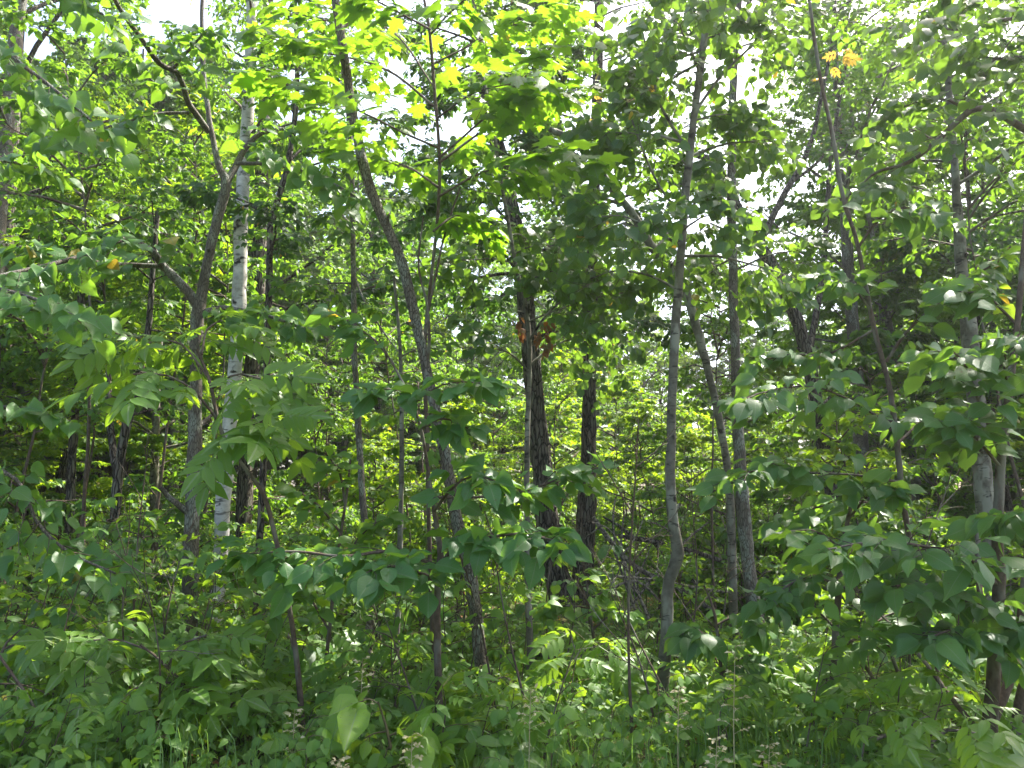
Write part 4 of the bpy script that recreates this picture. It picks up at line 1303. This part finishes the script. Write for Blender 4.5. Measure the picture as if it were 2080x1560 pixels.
def hides_birch(x, y):
    u = 1040 + FPX * x / y
    return y < 10.6 and 405 < u < 535


def right_far_spot():
    y = 16 + 7 * rng.random()
    return rng.uniform(0.44, 0.54) * y, y


for x, y in poisson(4, right_far_spot, 1.9):
    nm, words_, pr = TALL[int(rng.choice([1, 4]))]
    o = copy_tree(pr, x, y, rng.uniform(0.85, 1.1), rng.uniform(0, 6.28), (rng.normal(0, 0.03), rng.normal(0, 0.03)))
    PLACED.append((o, words_, x, y, "tree", "forest trees behind the edge"))


def under_spot():
    y = 10.5 + 38 * rng.random()
    x = rng.uniform(-0.74 * y - 2, 0.74 * y + 2)
    r = x / y
    if 0.02 < r < 0.22 and y < 19 and rng.random() < 0.75 or hides_birch(x, y):
        return None
    return x, y


def thicket_spot():
    y = 19 + 25 * rng.random()
    return rng.uniform(0.04, 0.26) * y, y


for x, y in poisson(26, thicket_spot, 1.6):
    nm, words_, pr = UNDER[1 if rng.random() < 0.6 else 4]
    o = copy_tree(pr, x, y, rng.uniform(0.8, 1.3), rng.uniform(0, 6.28))
    PLACED.append((o, words_, x, y, "sapling", "saplings under the forest trees"))

for x, y in poisson(250, under_spot, 1.0):
    k = rng.choice(len(UNDER), p=[0.24, 0.22, 0.22, 0.18, 0.14])
    nm, words_, pr = UNDER[k]
    s = rng.uniform(0.7, 1.15)
    o = copy_tree(pr, x, y, s, rng.uniform(0, 6.28), (rng.normal(0, 0.05), rng.normal(0, 0.05)))
    PLACED.append((o, words_, x, y, "sapling", "saplings under the forest trees"))


def bush_spot():
    y = 8.6 + 17 * rng.random() ** 1.1
    x = rng.uniform(-0.72 * y - 1, 0.72 * y + 1)
    r = x / y
    if -0.02 < r < 0.24 and y < 15 and rng.random() < 0.85:
        return None
    return x, y


for x, y in poisson(200, bush_spot, 0.65):
    k = rng.choice(len(BUSH))
    nm, words_, pr = BUSH[k]
    s = rng.uniform(0.6, 1.1)
    o = copy_tree(pr, x, y, s, rng.uniform(0, 6.28), (rng.normal(0, 0.06), rng.normal(0, 0.06)))
    PLACED.append((o, ["broad bushy shrub", "tall hazel shrub", "low rounded shrub"][k], x, y, "shrub", "shrubs under the trees"))


# ------------------------------------------------------------------ near shrubs, every leaf its own piece
def near_shrub_proto(name, h, n0, l0, kind, mat, size, n1, k, elev=0.7, stem_r=0.007, lean=0.25):
    base = link(name, None, None, (0, 0, 0))
    base.empty_display_size = 0.15
    x = np.linspace(0, 1, 8)
    path = np.stack([lean * h * x ** 1.6, 0.15 * h * np.sin(3 * x) * x, x * h - 0.06], -1)
    a = Acc()
    tubes(a, path[None], (stem_r * (1.25 - x))[None], 6, 0.03)
    link("stem", a.mesh(name + "_stem", MB['brown']), base)
    ss = np.linspace(0.25, 0.98, n0)
    f = ss * 7
    i = np.minimum(f.astype(int), 6)
    p = path[i] + (path[i + 1] - path[i]) * (f - i)[:, None]
    az = np.arange(n0) * 2.4 + rng.normal(0, 0.4, n0)
    el = elev + rng.normal(0, 0.2, n0)
    D = np.stack([np.cos(az) * np.cos(el), np.sin(az) * np.cos(el), np.sin(el)], -1)
    q = np.linspace(0, 1, 6)[None, :, None]
    Ln = l0 * rng.uniform(0.6, 1.2, n0) * (1 - 0.4 * ss)
    pl = p[:, None, :] + D[:, None, :] * q * Ln[:, None, None] - UP * 0.35 * q ** 2 * Ln[:, None, None]
    b = Acc()
    tubes(b, pl, np.full((n0, 6), stem_r * 0.45) * np.linspace(1, 0.4, 6), 4)
    lv = [leaves_on(pl, k, size, droop=0.3, tilt=0.3, s0=0.3, face=0.8)]
    if n1:
        c1 = children(pl, n1, 0.5, 0.8, 0.3, 0.85, -0.15)
        tubes(b, c1, np.full((len(c1), 4), 0.0018), 3)
        lv.append(leaves_on(c1, max(3, k - 1), size, droop=0.3, tilt=0.3, s0=0.3, face=0.8))
    link("twigs", b.mesh(name + "_twig", MB['stem']), base, kind="stuff")
    pos, rot, sc = cat(lv)
    ms = leaf_meshes(kind, mat)
    for j in range(len(pos)):
        M = np.eye(4)
        M[:3, :3] = rot[j] * sc[j]
        M[:3, 3] = pos[j]
        o = link("leaf", ms[rng.integers(len(ms))], base)
        o.matrix_local = Matrix(M.tolist())
    return dict(o=base, used=False, h=h, n=len(pos))


NEAR = [
    ("oval-leaved dogwood shrub", near_shrub_proto("dogwood_shrub", 1.15, 8, 0.55, 'ovate', 'small', 0.095, 2, 4)),
    ("tall sparse dogwood shrub", near_shrub_proto("dogwood_shrub", 1.5, 9, 0.6, 'ovate', 'small', 0.105, 2, 3, 0.6)),
    ("low oval-leaved seedling", near_shrub_proto("dogwood_shrub", 0.5, 6, 0.35, 'ovate', 'small', 0.085, 1, 4, 0.6)),
    ("low compound-leaved seedling", near_shrub_proto("ash_shrub", 0.65, 7, 0.35, 'ash', 'ash', 0.27, 0, 3, 0.7)),
    ("leaning hazel shrub", near_shrub_proto("hazel_shrub", 1.2, 8, 0.55, 'elm', 'elm', 0.12, 2, 3, 0.5, 0.008, 0.45)),
    ("tiny broad-leaved seedling", near_shrub_proto("hazel_shrub", 0.35, 5, 0.28, 'elm', 'small', 0.085, 1, 4, 0.7, 0.005)),
]


def near_spot():
    y = 5.0 + 4.6 * rng.random()
    x = rng.uniform(-0.70 * y - 0.8, 0.70 * y + 0.9)
    return x, y


for x, y in poisson(205, near_spot, 0.36):
    r = x / y
    if r < -0.12:
        pw = [0.26, 0.24, 0.10, 0.16, 0.16, 0.08]
    elif r < 0.25:
        pw = [0.10, 0.0, 0.36, 0.14, 0.02, 0.38]
    else:
        pw = [0.05, 0.02, 0.34, 0.10, 0.07, 0.42]
    if y < 5.6:
        pw = [0.05, 0.0, 0.35, 0.2, 0.0, 0.4]
    k = rng.choice(len(NEAR), p=np.array(pw) / sum(pw))
    words_, pr = NEAR[k]
    o = copy_tree(pr, x, y, rng.uniform(0.8, 1.15), rng.uniform(-1.3, 1.3), (rng.normal(0, 0.08), rng.normal(0, 0.08)))
    PLACED.append((o, words_, x, y, "shrub", "shrubs along the front edge"))

def low_spot():
    y = 4.55 + 2.9 * rng.random()
    return rng.uniform(-0.70 * y - 0.6, 0.70 * y + 0.8), y


for x, y in poisson(135, low_spot, 0.26):
    k = rng.choice([2, 3, 5], p=[0.46, 0.12, 0.42])
    words_, pr = NEAR[k]
    o = copy_tree(pr, x, y, rng.uniform(0.65, 1.1), rng.uniform(-1.3, 1.3), (rng.normal(0, 0.1), rng.normal(0, 0.1)))
    PLACED.append((o, words_, x, y, "seedling", "seedlings along the front edge"))

def bare_proto(h, lean, n):
    o = link("bare_sapling", None, None, (0, 0, 0))
    o.empty_display_size = 0.15
    x = np.linspace(0, 1, 9)
    path = np.stack([lean * h * x ** 1.4, 0.05 * h * np.sin(5 * x) * x, x * h - 0.06], -1)
    a = Acc()
    tubes(a, path[None], (0.0075 * (1.3 - x))[None], 6, 0.05)
    link("stem", a.mesh("bare_sapling_stem", MB['brown']), o)
    b = Acc()
    c1 = children(path[None], n, 0.35, 0.8, 0.3, 0.3, 0.05)
    tubes(b, c1, np.full((len(c1), 4), 0.003) * np.linspace(1.2, 0.5, 4), 4)
    c2 = children(c1, 3, 0.5, 0.7, 0.3, 0.4, 0.0)
    tubes(b, c2, np.full((len(c2), 4), 0.0015), 3)
    link("twigs", b.mesh("bare_sapling_twig", MB['brown']), o, kind="stuff")
    return dict(o=o, used=False, h=h)


BARE = [("thin bare dark sapling", bare_proto(1.7, 0.12, 6)), ("leaning bare dark sapling", bare_proto(1.5, 0.5, 5)), ("short bare twiggy stem", bare_proto(0.9, 0.25, 7))]
for x, y in poisson(95, lambda: (lambda yy: (rng.uniform(-0.68, 0.68) * yy, yy))(5.2 + 8 * rng.random()), 0.35):
    k = rng.integers(3)
    words_, pr = BARE[k]
    o = copy_tree(pr, x, y, rng.uniform(0.7, 1.4), rng.uniform(0, 6.28), (rng.normal(0, 0.12), rng.normal(0, 0.12)))
    PLACED.append((o, words_, x, y, "bare sapling", "leafless stems in the undergrowth"))

seen = {}
for o, words_, x, y, cat_, grp in sorted(PLACED, key=lambda r: r[3]):
    g = gap_of(x, y)
    key = (words_, g)
    seen[key] = seen.get(key, 0) + 1
    o["label"] = f"{words_}, {ordinal(seen[key])} back {g}"
    o["category"] = cat_
    o["group"] = grp

# ------------------------------------------------------------------ ground cover nobody could count
def ground_leaves(n, y0, y1, tmpl, size, hmax, mat, name, pw=1.0, tilt=0.35, keep=None, droop=0.2):
    y = y0 + (y1 - y0) * rng.random(n) ** pw
    x = rng.uniform(-1, 1, n) * (0.72 * y + 1.0)
    if keep is not None:
        s = keep(x, y)
        x, y = x[s], y[s]
    n = len(x)
    patch = 0.5 + 0.5 * np.sin(x * 2.3 + 1) * np.sin(y * 1.9 + 2 + x)
    z = gz(x, y) + hmax * rng.random(n) ** 1.2 * (0.35 + 0.65 * patch)
    az = rng.uniform(0, 6.283, n)
    yv = norm(np.stack([np.cos(az), np.sin(az), -droop + rng.normal(0, 0.25, n)], -1))
    zv = UP + 0.6 * FACING + rng.normal(0, tilt, (n, 3))
    zv = norm(zv - yv * (zv * yv).sum(-1, keepdims=True))
    rot = np.stack([np.cross(yv, zv), yv, zv], -1)
    a = Acc()
    scatter(a, TP[tmpl], np.stack([x, y, z], -1), rot, size * rng.uniform(0.6, 1.3, n))
    link(name, a.mesh(name, ML[mat]), kind="stuff")


ground_leaves(17000, 4.3, 9.5, 'small', 0.072, 0.34, 'small', "ground_cover_foliage", 0.9)
ground_leaves(9000, 8.0, 16.0, 'hex', 0.075, 0.34, 'small', "woodland_ground_foliage", 1.0, keep=lambda x, y: ~((x / y > -0.03) & (x / y < 0.22) & (y > 9.3) & (y < 14) & (rng.random(len(x)) < 0.8)))
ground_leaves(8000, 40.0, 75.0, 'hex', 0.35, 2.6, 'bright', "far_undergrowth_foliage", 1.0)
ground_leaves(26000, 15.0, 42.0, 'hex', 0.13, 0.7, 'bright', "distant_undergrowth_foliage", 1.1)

ground_leaves(7000, 4.3, 15.0, 'kite', 0.07, 0.03, 'dead', "leaf_litter_debris", 0.9, tilt=0.5)


def grass(n, spot, h, w, mat, name, bend=0.5):
    x, y = spot(n)
    n = len(x)
    z = gz(x, y) - 0.01
    hh = h * rng.uniform(0.5, 1.25, n)
    az = rng.uniform(0, 6.283, n)
    dx = np.stack([np.cos(az), np.sin(az), 0 * az], -1)
    sd = np.stack([-np.sin(az + rng.normal(0, 0.6, n)), np.cos(az), 0 * az], -1) * (w * rng.uniform(0.6, 1.3, n))[:, None]
    be = bend * rng.uniform(0.2, 1.3, n)
    p0 = np.stack([x, y, z], -1)
    p1 = p0 + UP * (hh * 0.55)[:, None] + dx * (hh * be * 0.25)[:, None]
    p2 = p0 + UP * (hh * (1.0 - 0.35 * be))[:, None] + dx * (hh * be * 0.95)[:, None]
    v = np.stack([p0 - sd * 0.7, p0 + sd * 0.7, p1 - sd * 0.6, p1 + sd * 0.6, p2], 1).reshape(-1, 3)
    l = np.array([0, 1, 3, 2, 2, 3, 4])
    loops = (l[None] + (np.arange(n) * 5)[:, None]).reshape(-1)
    a = Acc()
    a.add(v, loops, np.tile([4, 3], n), None, np.repeat(rng.random(n), 5))
    link(name, a.mesh(name, mat), kind="stuff")


def lawn_spot(n):
    y = 8.5 + 9 * rng.random(n)
    x = rng.uniform(-0.35, 0.62, n) * y
    return x, y


def near_grass_spot(n):
    y = 4.2 + 4.5 * rng.random(n)
    x = rng.uniform(-0.7, 0.7, n) * y
    return x, y


def tuft_spot(n):
    c = [(P(u, v, d)[0], d) for u, v, d in ((60, 1480, 5.0), (130, 1500, 5.3), (230, 1420, 5.8), (330, 1500, 4.8), (450, 1480, 6.0), (700, 1530, 4.7), (1060, 1540, 4.7), (1200, 1500, 4.9), (1330, 1540, 4.7), (1420, 1480, 5.2), (1600, 1500, 5.0), (1720, 1520, 4.8), (1900, 1400, 5.6), (1100, 1450, 5.6), (520, 1540, 4.6))]
    c = np.array(c)
    k = rng.integers(0, len(c), n)
    return c[k, 0] + rng.normal(0, 0.16, n), c[k, 1] + rng.normal(0, 0.16, n)


grass(26000, lawn_spot, 0.24, 0.0035, M_GRASS, "woodland_grass")
grass(4500, near_grass_spot, 0.30, 0.0032, M_GRASS, "edge_grass", 0.6)
grass(700, tuft_spot, 0.55, 0.0042, M_COARSE, "tall_grass", 0.55)


# ------------------------------------------------------------------ dry grass heads
def seedhead(u, v, d, h, label, lean=0.12, spread=1.0):
    p = P(u, v, d)
    gx, gy = p[0] - lean * h * 0.5, d
    base = np.array([gx, gy, float(gz(gx, gy))])
    top = p[2] - base[2]
    root = thing("grass_plant", base, label, "grass head", "dry grass seed heads")
    x = np.linspace(0, 1, 8)
    path = np.stack([lean * h * 0.5 * x ** 1.5 * 1.0, 0.02 * np.sin(4 * x), x * top], -1)
    a = Acc()
    tubes(a, path[None], np.full((1, 8), 0.0032) * np.linspace(1.2, 0.6, 8), 4)
    link("stem", a.mesh("straw_stem", M_STRAW), root)
    b = Acc()
    n = 14
    s = np.linspace(max(0.2, 1 - h / max(top, 0.1)), 0.99, n)
    f = s * 7
    i = np.minimum(f.astype(int), 6)
    q = path[i] + (path[i + 1] - path[i]) * (f - i)[:, None]
    az = np.arange(n) * 2.4
    L = 0.07 * spread * (1.2 - 0.8 * (s - s[0]) / (s[-1] - s[0] + 1e-6)) * rng.uniform(0.7, 1.2, n)
    D = np.stack([np.cos(az) * 0.8, np.sin(az) * 0.8, 0.55 + 0 * az], -1)
    g = np.linspace(0, 1, 4)[None, :, None]
    br = q[:, None] + D[:, None] * g * L[:, None, None] - UP * 0.25 * g ** 2 * L[:, None, None]
    tubes(b, br, np.full((n, 4), 0.0014), 3)
    pos, rot, sc = leaves_on(br, 4, 0.027, ang=0.5, droop=0.1, tilt=0.6, s0=0.3)
    scatter(b, [_kite], pos, rot, sc)
    link("seed_head", b.mesh("straw_seed_head", M_STRAW), root, kind="stuff")


for row in [(1492, 1310, 4.7, .50, "tallest pale grass head, standing below the straight grey trunk"),
            (600, 1440, 4.8, .28, "tan grass head in front of the compound sapling's thin stem"),
            (738, 1335, 5.0, .30, "brown grass head beside the slender pole's foot"),
            (1455, 1495, 4.4, .22, "short spreading grass head nearest the bottom, under the tallest one"),
            (1378, 1395, 4.8, .26, "pale grass head just right of the kinked aspen's foot"),
            (1562, 1510, 4.5, .2, "small grass head near the bottom edge, right of the short spreading one"),
            (838, 1490, 4.5, .2, "dense dry grass head beside the bright fresh seedling"),
            (1078, 1395, 4.8, .24, "thin pale grass head right of the light-green compound seedling"),
            (1952, 1530, 4.5, .16, "little grass head left of the right-edge clump's foot"),
            (690, 1540, 4.4, .14, "grass head left of the bright fresh seedling, at the bottom edge")]:
    seedhead(*row)


# ------------------------------------------------------------------ fallen and dead wood
def deadwood(name, label, category, d, pts, bark='deadwood', side=(), sides=10):
    path = px_path(pts, d)
    base = path[0, :3].copy()
    root = thing(name, base, label, category)
    me, q = trunk_mesh(path, base, sides, bark, "dead_wood", 0.06, 0.0)
    link("stem", me, root)
    for s in side:
        sp = px_path(s, d)
        lm, _ = trunk_mesh(sp, base, 6, bark, "dead_twig", 0.05, 0.0)
        link("branch", lm, root)


deadwood("fallen_log", "weathered log lying on the forest floor behind the grey middle pole", "log", 9.0,
         [(1030, 1316, 22, .1), (1100, 1322, 22), (1200, 1326, 21), (1300, 1328, 18, -.1), (1380, 1334, 15, -.1)])
deadwood("fallen_log", "low grey log lying behind the kinked aspen and straight trunk", "log", 9.6,
         [(1270, 1312, 14, .1), (1400, 1322, 14), (1500, 1332, 12, -.1), (1580, 1338, 9, -.2)])
deadwood("fallen_branch", "thick dark dead limb propped behind the kinked aspen", "branch", 11.0,
         [(1256, 1088, 7), (1290, 1094, 10), (1330, 1100, 10), (1400, 1118, 9), (1470, 1142, 8), (1520, 1180, 7), (1560, 1260, 5)], 'dark',
         [[(1290, 1094, 8), (1260, 1070, 6, .1), (1225, 1050, 4, .2)], [(1330, 1100, 7), (1370, 1150, 6, -.1), (1420, 1190, 5, -.2)]])
deadwood("fallen_branch", "tangled grey dead branch slanting down from the dark pair to the forest floor", "branch", 11.5,
         [(1205, 1050, 7), (1240, 1100, 9), (1290, 1150, 10), (1345, 1180, 11), (1400, 1205, 11), (1450, 1245, 10)], 'deadwood',
         [[(1240, 1100, 6), (1262, 1160, 5), (1285, 1230, 4), (1300, 1262, 4)], [(1250, 1110, 5), (1245, 1060, 4), (1250, 1010, 3)], [(1290, 1150, 5), (1300, 1210, 4, -.2), (1330, 1270, 3, -.2)], [(1220, 1070, 4), (1180, 1100, 3, .1), (1130, 1150, 3, .2)]])
deadwood("fallen_branch", "crooked dead branch on the grass between the dark pair and kinked aspen", "branch", 11.2,
         [(1215, 1240, 7), (1245, 1245, 8), (1290, 1268, 9), (1330, 1275, 8), (1350, 1290, 6)], 'deadwood', [[(1228, 1243, 5), (1222, 1262, 4)], [(1330, 1275, 5), (1300, 1240, 4, .2), (1280, 1180, 3, .3)]])
for row in [("thin pale dead branch crossing the tangle beside the dark pair", [(1225, 1075, 5), (1262, 1130, 6), (1300, 1215, 6), (1320, 1262, 5)], -0.6),
            ("forked grey twig standing in the tangle beside the dark pair", [(1300, 1262, 5), (1275, 1190, 5), (1262, 1110, 4), (1268, 1040, 3)], -0.9),
            ("long bare pole lying across behind the kinked aspen's stem", [(1240, 1170, 5), (1330, 1178, 6), (1420, 1195, 6), (1500, 1205, 5)], -1.2),
            ("dead limb slanting up to the right behind the kinked aspen", [(1270, 1250, 5), (1320, 1180, 6), (1380, 1110, 5), (1440, 1060, 4)], -0.4),
            ("fine dead branch arching over the grass near the fallen log", [(1180, 1290, 4), (1220, 1215, 5), (1290, 1180, 5), (1350, 1230, 4)], -1.6)]:
    deadwood("fallen_branch", row[0], "branch", 11.2 + row[2], row[1], 'deadwood',
             [[(*row[1][1][:2], 4), (row[1][1][0] + 30, row[1][1][1] - 40, 3, .1), (row[1][1][0] + 50, row[1][1][1] - 90, 2, .2)], [(*row[1][2][:2], 4), (row[1][2][0] - 25, row[1][2][1] - 35, 3, -.1), (row[1][2][0] - 60, row[1][2][1] - 50, 2, -.2)]], 7)
deadwood("broken_stump", "pale split stub with peeling bark beside the slender pole's foot", "stump", 7.4,
         [(752, 1400, 16), (750, 1340, 15), (747, 1290, 13), (752, 1250, 7)], 'deadwood', [[(750, 1320, 8), (768, 1280, 7, -.1), (772, 1262, 4, -.1)]])
deadwood("dead_stick", "bent bare stick arching low at the lower right", "stick", 5.0,
         [(1722, 1570, 6), (1745, 1520, 7), (1785, 1498, 7, .1), (1840, 1480, 6, .2), (1900, 1440, 5, .4), (1925, 1400, 4, .5)], 'deadwood', [[(1785, 1498, 4, .1), (1760, 1490, 3, .1), (1740, 1480, 2, .2)]], 6)
deadwood("dead_stick", "pale bare stick rising at the lower right beside the clump", "stick", 4.9,
         [(1875, 1590, 8), (1885, 1540, 8), (1900, 1495, 7, .1), (1935, 1482, 5, .1), (1985, 1490, 4, .2)], 'deadwood', [], 6)
deadwood("arching_bramble", "thin brown stem arching out of the weeds at the far lower left", "stem", 5.2,
         [(102, 1540, 7), (88, 1480, 7), (60, 1420, 6), (25, 1370, 6), (-10, 1320, 5), (-50, 1270, 4)], 'brown', [], 6)
deadwood("dead_sapling", "thin leafless dark sapling leaning over the ferny floor at the right", "sapling", 6.2,
         [(1860, 1450, 8), (1810, 1330, 7), (1790, 1270, 6), (1775, 1220, 5), (1760, 1170, 4)], 'brown', [[(1800, 1300, 4), (1770, 1240, 3), (1730, 1200, 2)]], 6)
deadwood("dead_sapling", "leafless dark sapling stem slanting across the lower right", "sapling", 6.4,
         [(1845, 1470, 8), (1790, 1400, 7), (1740, 1330, 7), (1700, 1280, 6), (1660, 1240, 4)], 'brown', [], 6)
